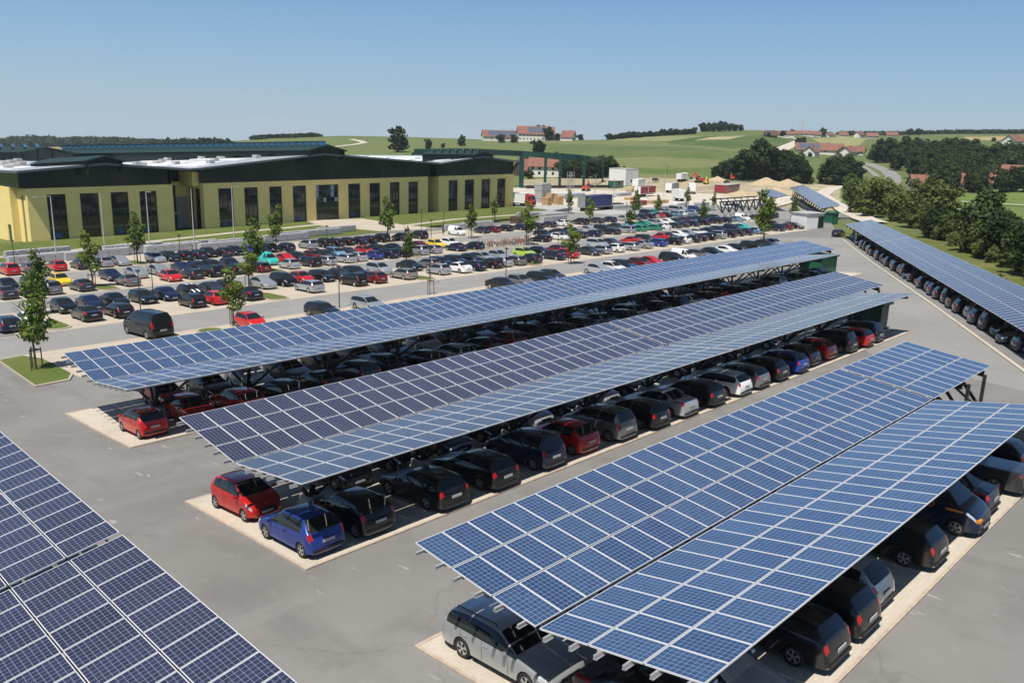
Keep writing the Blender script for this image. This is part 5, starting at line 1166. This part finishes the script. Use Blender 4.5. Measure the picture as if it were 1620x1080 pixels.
# scaffold tower and thin site poles
def scaffold(px, py, h, label):
    p = G(px, py); r = empty('scaffold_tower', p, .3); tag(r, label, 'scaffold'); mb = MB()
    for x in (-2, 0, 2):
        for y in (-.6, .6): mb.tube((x, y, -.2), (x, y, h), .09, n=5)
    for z in np.arange(2, h + .1, 2): 
        for y in (-.6, .6): mb.tube((-2, y, z), (2, y, z), .07, n=4)
        for x in (-2, 0, 2): mb.tube((x, -.6, z), (x, .6, z), .07, n=4)
    mb.build('tubes', M_GALV, r)
scaffold(902, 303, 7.5, 'thin pale scaffold tower in the building site')
for i, (px, pb, pt) in enumerate([(940, 325, 280), (970, 322, 284), (1025, 315, 278), (1050, 311, 274), (1055, 275, 260), (1242, 283, 246)]):
    p = G(px, pb); h = (pb - pt) / F_PX * depth(p); r = empty('site_pole', p); tag(r, ['pale tall pole left of the blue trailer end', 'pale pole right of the blue trailer', 'pale pole before the red trailer', 'pale pole right of the red trailer', 'dark thin pole in the fields above the site', 'tall green pole before the middle grove'][i], 'pole')
    mb = MB(); mb.tube((0, 0, -.3), (0, 0, h), .11 if i < 4 else .15, .08, 6); mb.build('pole', M_GALV if i < 4 else M_DGREEN, r); mb = MB(); mb.tube((0, 0, h), (0, 0, h + .25), .14, .05, 6); mb.build('cap', M_GALV, r)
# ------------------------------------------------------------------ trucks, trailers, cabins
def wheels_row(root, xs, yy, r=.5):
    for x in xs:
        for s in (-1, 1): mb = MB(); mb.tube((x, s * yy - .15, r), (x, s * yy + .15, r), r, n=12); mb.build('wheel', M_TYRE, root)
def trailer(px, py, rz_, L, body, label, cab=None, H=2.7, front=None, name='truck_trailer'):
    p = G(px, py); p.z = gz(p.y) if p.y < 200 else p.z
    r = empty(name if cab is None else 'truck', p, rz_); tag(r, label, 'truck' if cab is not None else 'trailer')
    mb = MB(); mb.bx(-L / 2, L / 2, -1.25, 1.25, 1.15, 1.15 + H); mb.build('box_body', body, r)
    e = MB()
    for x in (-L / 2 + .03, L / 2 - .03): e.bx(x - .06, x + .06, -1.28, 1.28, 1.1, 1.2 + H)
    for y in (-1.27, 1.27): e.bx(-L / 2, L / 2, y - .03, y + .03, 1.1, 1.25); e.bx(-L / 2, L / 2, y - .03, y + .03, 1.1 + H, 1.2 + H)
    e.build('body_rail', front or M_WHITE, r)
    ch = MB(); ch.bx(-L / 2 + .3, L / 2 - .1, -.5, .5, .75, 1.14); ch.build('chassis', M_STEEL, r)
    wheels_row(r, [-L / 2 + 1.6, -L / 2 + 2.9] + ([-L / 2 + 4.2] if L > 9 else []), 1.0)
    if cab is not None:
        x0 = L / 2 + .35; c_ = MB()
        prof = [(x0, 1.0), (x0, 3.6), (x0 + .4, 3.75), (x0 + 1.55, 3.45), (x0 + 1.95, 2.25), (x0 + 2.1, 1.9), (x0 + 2.1, .55), (x0, .55)]
        vs = [(x, y, z) for y in (-1.22, 1.22) for x, z in prof]; n = len(prof)
        c_.add(vs, [tuple(range(n))[::-1], tuple(range(n, 2 * n))] + [(k, (k + 1) % n, n + (k + 1) % n, n + k) for k in range(n)]); cb = c_.build('cab', cab, r)
        g_ = MB(); g_.add([(x0 + 1.6, -1.05, 3.3), (x0 + 1.6, 1.05, 3.3), (x0 + 1.98, 1.1, 2.3), (x0 + 1.98, -1.1, 2.3)], [(0, 1, 2, 3)]); g_.v = [(v[0] + .02, v[1], v[2]) for v in g_.v]; g_.build('windscreen', M_CGLASS, cb)
        for s in (-1, 1): g_ = MB(); g_.bx(x0 + .8, x0 + 1.6, s * 1.23 - .015, s * 1.23 + .015, 2.2, 3.1); g_.build('side_window', M_CGLASS, cb)
        g_ = MB(); g_.bx(x0 + 2.08, x0 + 2.14, -1.0, 1.0, .9, 1.7); g_.build('grille', M_TRIM, cb)
        wheels_row(r, [x0 + 1.15, x0 - 1.6], 1.0)
    return r
M_NAVYC = mat('navy_tarpaulin', (.035, .045, .14), .6, var=.1); M_REDC = mat('red_tarpaulin', (.28, .035, .04), .6, var=.1); M_GREYC = mat('grey_tarpaulin', (.40, .42, .45), .6)
_tp = G(838, 327.5) - Vector((math.cos(R_(-75)), math.sin(R_(-75)), 0)) * 5.0; _tq = proj(_tp)
t1 = trailer(_tq[0], _tq[1], R_(-75), 8.0, M_WHITE, 'red-cabbed truck with a white box beside the factory end', M_REDP)
em = MB()   # pale blue mountain emblem on the white box
em.add([(1.0, -1.262, 1.9), (2.0, -1.262, 3.3), (2.45, -1.262, 2.75), (2.75, -1.262, 3.1), (3.4, -1.262, 1.9)], [(0, 1, 2), (0, 2, 4), (2, 3, 4)]); em.v = [(v[0] - 3.6, v[1], v[2]) for v in em.v]; em.build('emblem', mat('emblem_blue', (.10, .33, .55), .5), t1)
trailer(941, 333, R_(3), 13.2, M_NAVYC, 'long navy blue trailer with a pale front parked in the works yard', None, 3.2, M_GALV)
trailer(1020, 311, R_(8), 12, M_REDC, 'dark red trailer standing behind the pale poles', None, 2.6)
trailer(1062, 303, R_(20), 10, M_GREYC, 'grey trailer with a red cab behind the dark red trailer', M_REDP, 2.6)
trailer(1073, 318, R_(60), 6.0, M_WHITE, 'white box truck body standing nearest the lot at the site', None, 2.7)
trailer(1010, 298, R_(15), 8, M_WHITE, 'white box trailer left of the grey trailer, before the sand', None, 2.6)
trailer(1094, 305, R_(35), 7.5, M_WHITE, 'white box truck behind the nearest white box body', None, 2.7)
trailer(1078, 287, R_(8), 6, M_WHITE, 'white lorry at the rear edge of the site', M_WHITE, 2.4)
def cabin(px, py, rz_, l, d, h, m_, label, cat='container', name='site_container'):
    p = G(px, py); r = empty(name, p, rz_); tag(r, label, cat); mb = MB(); mb.bx(-l / 2, l / 2, -d / 2, d / 2, -.3, h); mb.build('body', m_, r)
    e = MB()
    for k in range(int(l / .8) + 1): x = -l / 2 + k * .8; e.bx(x - .06, x + .06, -d / 2 - .04, -d / 2, .0, h)
    e.build('rib', M_GREYS, r); q = MB(); q.bx(-l / 2 - .1, l / 2 + .1, -d / 2 - .1, d / 2 + .1, h, h + .14); q.build('roof', M_GREYS, r)
    w_ = MB(); w_.bx(-l * .1, l * .12, -d / 2 - .07, -d / 2 - .045, 1.1, 2.1); w_.build('window', M_CGLASS, r); return r
cabin(986, 291, R_(0), 9, 9, 6.5, M_WHITE, 'white two-storey site cabin block at the back of the building site')
cabin(974, 296, R_(4), 7, 3, 2.6, M_GSHED, 'green container in front of the white site cabins')
cabin(1150, 302, R_(12), 16, 5, 2.6, M_REDC, 'long low shed with a red roof behind the lattice frame', 'shed', 'site_shed')
# excavators
def excavator(px, py, rz_, m_, label, s=1.0):
    p = G(px, py); r = empty('excavator', p, rz_); r.scale = (s, s, s); tag(r, label, 'excavator')
    mb = MB(); 
    for y in (-1.1, 1.1): mb.bx(-1.9, 1.9, y - .3, y + .3, 0, .85)
    mb.build('track', M_TRIM, r); mb = MB(); mb.bx(-2.0, 1.2, -1.25, 1.25, 1.0, 2.0); mb.build('body', m_, r)
    mb = MB(); mb.bx(.1, 1.5, -1.2, -.1, 1.2, 2.9); mb.build('cab', M_CGLASS, r); mb = MB(); mb.bx(.0, 1.55, -1.25, -.05, 2.9, 3.05); mb.build('cab_roof', m_, r)
    mb = MB(); mb.bar((1.1, .4, 1.6), (3.4, .4, 4.4), .4, .55); mb.bar((3.4, .4, 4.4), (5.4, .4, 2.4), .35, .45); mb.build('arm', m_, r)
    mb = MB(); mb.add([(5.1, -.2, 2.5), (5.1, 1.0, 2.5), (5.9, 1.0, 2.2), (5.9, -.2, 2.2), (5.2, -.2, 1.4), (5.2, 1.0, 1.4)], [(0, 1, 2, 3), (0, 4, 5, 1), (4, 3, 2, 5), (0, 3, 4), (1, 5, 2)]); mb.build('bucket', M_STEEL, r)
M_ORR = mat('machine_red', (.55, .06, .03), .45, coat=.3); M_YEL = mat('machine_yellow', (.65, .42, .04), .45, coat=.3)
excavator(927, 302, R_(20), M_ORR, 'red telehandler standing before the green steel posts', .9)
excavator(1107, 289, R_(160), M_ORR, 'red excavator left of the sand heaps', 1.0); excavator(1117, 291, R_(20), M_YEL, 'small yellow digger right of the red excavator', .7)
excavator(1158, 285, R_(40), M_ORR, 'red roller before the middle grove', .8)
for px, py, c_, lb in ((1150, 291, 'k', 'dark car parked alone on the site beside the fence'), (1230, 287, 'k', 'dark estate car between the two sand heaps'), (1037, 287, 'n', 'dark car beyond the white cabins')):
    p = G(px, py); o = link('parked_car', CARM['E']['far'], None, p + Vector((0, 0, .15)), (0, 0, R_(10))); o.color = CC[c_][1]; tag(o, lb, 'car')
# sand heaps
def heap(px, py, rx, ry, h, label, m_=M_SAND):
    h *= .78; p = G(px, py); mb = MB(); n, k = 22, 7; vs = [(0, 0, h)]
    for j in range(1, k + 1):
        for i in range(n):
            a = 2 * math.pi * i / n; t_ = j / k; w_ = 1 + .16 * math.sin(3 * a + rx) + .1 * math.sin(5 * a + px)
            vs.append((rx * t_ * w_ * math.cos(a), ry * t_ * w_ * math.sin(a), h * (1 - t_) ** 1.1 * (1 + .12 * math.sin(a * 4 + j)) - .2))
    fs = [(0, 1 + i, 1 + (i + 1) % n) for i in range(n)] + [(1 + (j - 1) * n + i, 1 + j * n + i, 1 + j * n + (i + 1) % n, 1 + (j - 1) * n + (i + 1) % n) for j in range(1, k) for i in range(n)]
    mb.add(vs, fs); o = mb.build('sand_heap', m_, None, 50); o.location = p; tag(o, label, 'sand heap')
heap(1212, 291, 11, 9, 3.8, 'left sand heap before the grove'); heap(1246, 293, 10, 8, 3.6, 'right sand heap before the grove, beside the far solar roof')
heap(1172, 310, 9, 6, 3.0, 'long sand heap behind the lattice frame'); heap(1135, 285, 7, 5, 2.4, 'small pale sand heap left of the grove'); heap(1226, 306, 12, 8, 3.4, 'broad sand heap between small solar roof and far one')
heap(1012, 300, 9, 4, 1.4, 'low gravel heap behind the dark red trailer', M_GRAVEL)
# lattice frame waiting for its roof
a = Hz(1139, 320, -1.6); b_ = Hz(1212, 315, -1.6); L_ = (b_ - a); ln = L_.length; L_.normalize()
lf = empty('lattice_frame', a); tag(lf, 'open lattice carport frame without modules on zigzag struts', 'carport frame')
mb = MB(); mb.bar(Vector((0, 0, 0)), L_ * ln, .35, .35); mb.bar(Vector((-1, 2.5, .6)), L_ * ln + Vector((-1, 2.5, .6)), .3, .3); mb.build('beam', M_STEEL, lf)
nb = 7
for k in range(nb):
    b0 = L_ * (ln * (k + .5) / nb); g_ = gz(a.y + b0.y) - a.z; mb = MB()
    mb.bar(Vector((b0.x, b0.y, g_ + .8)), b0 - L_ * (ln / nb * .48), .26, .26); mb.bar(Vector((b0.x, b0.y, g_ + .8)), b0 + L_ * (ln / nb * .48), .26, .26); mb.bar(Vector((b0.x, b0.y, g_ + .8)), b0 + Vector((-1, 2.5, .5)), .2, .2); mb.build('strut', M_STEEL, lf)
    mb = MB(); mb.box((b0.x, b0.y, g_ + .4), (1.0, 1.0, 1.0)); mb.build('plinth', M_CONC, lf)
# building materials: timber stacks, crates, steel stacks, rubble
def stack(px, py, rz_, l, d, h, m_, label, layers=4, cat='stack', name='material_stack'):
    p = G(px, py); p.z = gz(p.y) if p.y < 230 else p.z; mb = MB()
    for k in range(layers):
        z = h * k / layers; o_ = random.uniform(-.1, .1)
        for q in range(3): mb.bx(-l / 2 + q * l / 3 + .05 + o_, -l / 2 + (q + 1) * l / 3 - .05 + o_, -d / 2, d / 2, z + .03, z + h / layers - .06)
    o = mb.build(name, m_); o.location = p; o.rotation_euler = (0, 0, rz_); tag(o, label, cat)
stack(858, 321, .1, 5, 3, 6.2, M_GREYS, 'tall grey panel stack right of the red truck cab', 8)
for i, (px, py, h) in enumerate([(865, 325, 2.6), (871, 322, 3.2), (878, 322, 2.4), (884, 324, 2.8), (869, 317, 2.2), (876, 316, 2.0)]):
    stack(px, py, random.uniform(-.2, .2), 2.2, 2.2, h, M_WOOD, f"{['front left tall', 'tallest', 'low middle', 'front right', 'rear left', 'rear right'][i]} wooden crate in the pile beside the grey panel stack", 3, 'crate', 'wooden_crate')
for i, (px, py, l, h, m_, c_) in enumerate([(985, 310, 9, 1.2, M_GREYC, 'grey'), (1000, 316, 8, 1.0, M_WOOD, 'timber'), (965, 330, 9, 1.6, M_STEEL, 'dark steel'), (990, 330, 12, 1.2, M_GREYS, 'pale grey'), (1010, 325, 8, 1.5, M_REDC, 'red'), (1040, 322, 9, 1.2, M_WOOD, 'wide timber'), (1075, 327, 7, 1.4, M_WHITE, 'white'), (1055, 332, 10, 1.3, M_GREYS, 'long pale grey'), (1110, 326, 6, 1.2, M_GREYC, 'blue-grey'), (1000, 303, 6, 1.6, M_SAND, 'sand-coloured'), (960, 313, 10, 1.0, M_WHITE, 'long white'), (905, 313, 12, 1.6, M_GREYC, 'wide grey-blue'), (850, 341, 13, 1.0, M_BLOCK, 'low concrete'), (885, 335, 12, 1.0, M_BLOCK, 'low pale concrete'), (825, 352, 6, 1.6, M_DWOOD, 'brown'), (875, 345, 8, 1.4, M_GREYS, 'grey pallet')]):
    stack(px, py, random.uniform(-.15, .3), l, 2.4, h, m_, f"{c_} material stack lying in the works yard behind the parked cars", 2)
# site fence
def fence(pts, label, m_=M_GALV, h=1.9, step=3.4):
    p0 = pts[0]; r = empty('mesh_fence', p0); tag(r, label, 'fence')
    for a, b_ in zip(pts[:-1], pts[1:]):
        n = max(1, int((b_ - a).length / step)); mb = MB()
        for k in range(n):
            q, q2 = a.lerp(b_, k / n) - p0, a.lerp(b_, (k + 1) / n) - p0; ps = MB(); ps.tube(q, q + Vector((0, 0, h)), .06, n=5); ps.build('post', m_, r)
            for z in (.15, .6, 1.05, 1.5, h): mb.tube(q + Vector((0, 0, z)), q2 + Vector((0, 0, z)), .03, n=3, cap=False)
            for s in np.linspace(.1, .9, 8): c_ = q.lerp(q2, s); mb.tube(c_ + Vector((0, 0, .15)), c_ + Vector((0, 0, h)), .02, n=3, cap=False)
        mb.build('mesh_panel', m_, r)
fence([G(1102, 304), G(1135, 300), G(1160, 295)], 'pale mesh fence along the site behind the white box trucks')
fence([G(1160, 293), G(1205, 291)], 'short mesh fence before the sand heaps')
fence([G(675, 371), G(700, 369), G(702, 362)], 'dark railing around the paved corner below the lawn', M_STEEL, 1.3, 2.4)
fence([G(1190, 330), G(1235, 333)], 'mesh fence beneath the small solar roof')
fence([G(1330, 352), G(1345, 356)], 'short mesh fence right of the green shed')
# ------------------------------------------------------------------ houses
def house(px, py, rz_, l, d, hw, hr, wm, rm, label, wins=(), name='house', solar=False, cat='house', over=.8, ridge='x'):
    p = G(px, py); p.z = float(terr(p.x, p.y)); r = empty(name, p, rz_); tag(r, label, cat)
    mb = MB(); mb.add([(-l / 2, -d / 2, -1.5), (l / 2, -d / 2, -1.5), (l / 2, d / 2, -1.5), (-l / 2, d / 2, -1.5), (-l / 2, -d / 2, hw), (l / 2, -d / 2, hw), (l / 2, d / 2, hw), (-l / 2, d / 2, hw), (-l / 2, 0, hw + hr), (l / 2, 0, hw + hr)],
                       [(0, 1, 5, 4), (2, 3, 7, 6), (1, 2, 6, 9, 5), (3, 0, 4, 8, 7)]); mb.build('wall', wm, r)
    sl_ = hr / (d / 2); rb = MB(); e = over
    for s in (-1, 1):
        a0 = Vector((-l / 2 - e, s * (d / 2 + e), hw - sl_ * e)); a1 = Vector((l / 2 + e, s * (d / 2 + e), hw - sl_ * e)); b0 = Vector((-l / 2 - e, 0, hw + hr)); b1 = Vector((l / 2 + e, 0, hw + hr)); t_ = Vector((0, 0, .35))
        rb.add([a0, a1, b1, b0, a0 + t_, a1 + t_, b1 + t_, b0 + t_], [(4, 5, 6, 7) if s < 0 else (7, 6, 5, 4), (0, 3, 2, 1), (0, 1, 5, 4), (1, 2, 6, 5), (3, 0, 4, 7)])
    ro = rb.build('roof', rm, r)
    if solar:
        n_ = Vector((0, -sl_, 0)); sb = MB(); f0, f1 = solar; y0, y1 = -d * .46, -d * .06
        sb.add([(x, y, hw + hr + sl_ * y + .42) for x in (-l / 2 + l * f0, -l / 2 + l * f1) for y in (y0, y1)], [(0, 2, 3, 1)]); sb.add([(x, y, hw + hr + sl_ * y + .36) for x in (-l / 2 + l * f0, -l / 2 + l * f1) for y in (y0, y1)], [(1, 3, 2, 0)]); sb.build('roof_solar', M_PVR, ro)
    c_ = MB(); c_.bx(l * .18, l * .18 + .7, -.35, .35, hw + hr - .5, hw + hr + 1.1); c_.build('chimney', rm, ro)
    for fz, n in wins:
        for k in range(n):
            x = -l / 2 + l * (k + .5) / n; w_ = MB(); w_.bx(x - .55, x + .55, -d / 2 - .05, -d / 2 - .01, fz, fz + 1.3); w_.build('window', M_CGLASS, r)
    w_ = MB()
    for z in ((1.2, 2.5) if hw < 4 else (1.2, 2.5, 3.9, 5.1))[::2]: w_.bx(l / 2 + .01, l / 2 + .05, -1.6, -.5, z, z + 1.2); w_.bx(l / 2 + .01, l / 2 + .05, .5, 1.6, z, z + 1.2)
    w_.build('gable_window', M_CGLASS, r); return r
# bearing facing the camera for a house at a pixel
def face(px, extra=0): d = ray(px, 220); return math.atan2(d[1], d[0]) - math.pi / 2 + R_(extra)
house(797, 223, face(797, 8), 42, 16, 4.2, 5.5, M_OFFW, M_RTILE, 'long hilltop barn with dark solar roof left of the white farmhouse', [(1.2, 8)], 'barn', (.12, .98), 'barn')
house(847, 223, face(847, 6), 34, 17, 6.5, 6.5, M_OFFW, M_RTILE, 'white hilltop farmhouse with red tiles and a solar field on its roof', [(1.2, 10), (4.2, 10)], 'farmhouse', (.28, .8))
house(899, 221, face(899, -20), 11, 9, 3.5, 5, M_OFFW, M_RTILE, 'small red-roofed house behind the trees right of the hilltop farm')
house(866, 279, face(866, -8), 16, 10, 5.0, 4.0, M_OFFW, M_RTILE, 'white farmhouse with bright red roof behind the steel frame', [(1.0, 5), (3.2, 5)], 'farmhouse')
house(838, 278, face(838, 30), 12, 10, 3.0, 4.5, M_DWOOD, M_RTILE, 'dark timber barn left of the white farmhouse behind the steel frame', (), 'barn', False, 'barn')
house(920, 278, face(920, 20), 9, 8, 3.2, 4.5, M_OFFW, M_BTILE, 'brown roof half hidden by trees behind the steel frame')
# village and farms at the right
for i, (px, py, l, d, hw, hr, wm, rm, ex, lb, sol) in enumerate([
    (1295, 243, 44, 16, 3.6, 6, M_OFFW, M_RTILE, 4, 'long red-roofed barn with dark solar panels below the village', (.05, .5)),
    (1283, 247, 13, 11, 4, 4.5, M_OFFW, M_BTILE, 72, 'white gable house at the left front of the long red barn', None),
    (1341, 247, 14, 12, 3.8, 4.5, M_OFFW, M_RTILE, 68, 'white gabled house by the bend of the country road', None),
    (1355, 245, 14, 10, 3.5, 4.5, M_OFFW, M_BTILE, -10, 'brown-roofed house right of the white gabled house', None),
    (1242, 215.5, 24, 10, 3, 3.5, M_OFFW, M_BTILE, 0, 'long low brown-roofed farm at the left end of the village', None),
    (1219, 217, 14, 10, 2.5, 5, M_DWOOD, M_DWOOD, 10, 'dark barn standing alone left of the village', None),
    (1272, 215, 28, 12, 3, 4, M_OFFW, M_RTILE, 0, 'long red-roofed house under the crane', None), (1288, 216, 18, 10, 3, 4, M_OFFW, M_RTILE, 20, 'red-roofed house right of the crane', None),
    (1311, 217, 15, 12, 3.5, 4, M_OFFW, M_BTILE, 55, 'white village house with brown gable, left of the red roofs', None), (1333, 217, 13, 11, 3.5, 4.5, M_OFFW, M_RTILE, 25, 'white village house with a red roof in the middle of the hill', None),
    (1359, 217.5, 13, 11, 4, 4.5, M_OFFW, M_BTILE, 60, 'dark-roofed village house with a white wall', None), (1379, 219, 16, 12, 3.2, 4.5, M_OFFW, M_RTILE, 15, 'bright red-roofed house at the right end of the village', None),
    (1411, 216, 16, 10, 2.5, 4, M_OFFW, M_RTILE, 0, 'red roof peeping over the top of the large wood', None),
    (1601, 229, 17, 15, 4, 6, M_OFFW, M_BTILE, 62, 'white gable with a wide brown roof at the right edge', None), (1628, 228, 30, 14, 3.5, 5.5, M_OFFW, M_BTILE, 0, 'long brown roof at the right frame edge', None),
    (1455, 301, 10, 9, 3.5, 4, M_OFFW, M_RTILE, 20, 'red roof among the trees left of the meadow houses', None), (1503, 301, 11, 9, 4, 4.5, M_OFFW, M_RTILE, -15, 'house with orange roof at the wood edge above the meadow', None),
    (1562, 301, 12, 9, 4.5, 4.5, M_OFFW, M_RTILE, 10, 'white-walled house behind trees at the meadow edge', None), (1606, 299, 14, 10, 7, 4.5, M_OFFW, M_RTILE, -10, 'orange-roofed house deepest in the trees at the right', None)]):
    house(px, py, face(px, ex), l * .8, d * .8, hw * .85, hr * .8, wm, rm, lb, [(1.0, 4)], 'barn' if 'barn' in lb else 'house', sol or False)
M_CRN = mat('pale_yellow_steel', (.55, .45, .25), .6)
# tower crane on the village hill
p = G(1268, 214); r = empty('tower_crane', p, face(1268, 25)); tag(r, 'thin pale tower crane over the village roofs', 'crane'); mb = MB(); mb.bx(-.3, .3, -.3, .3, -1, 17); mb.build('mast', M_CRN, r); mb = MB(); mb.bar((-5, 0, 17), (9, 0, 17.8), .3, .4); mb.build('jib', M_CRN, r); mb = MB(); mb.bx(-5, -4, -.4, .4, 16.2, 16.9); mb.build('counterweight', M_CONC, r)

# ------------------------------------------------------------------ air
hz = MB(); hz.bx(-1300, 3700, -1300, 3700, -75, 60); HM = bpy.data.materials.new('haze'); HM.use_nodes = True; HM.node_tree.nodes.clear()
_v = HM.node_tree.nodes.new('ShaderNodeVolumePrincipled'); _v.inputs['Color'].default_value = (.80, .88, .97, 1); _v.inputs['Density'].default_value = .00011; _v.inputs['Anisotropy'].default_value = .2
_o2 = HM.node_tree.nodes.new('ShaderNodeOutputMaterial'); HM.node_tree.links.new(_v.outputs[0], _o2.inputs['Volume'])
stuff(hz.build('haze', HM))
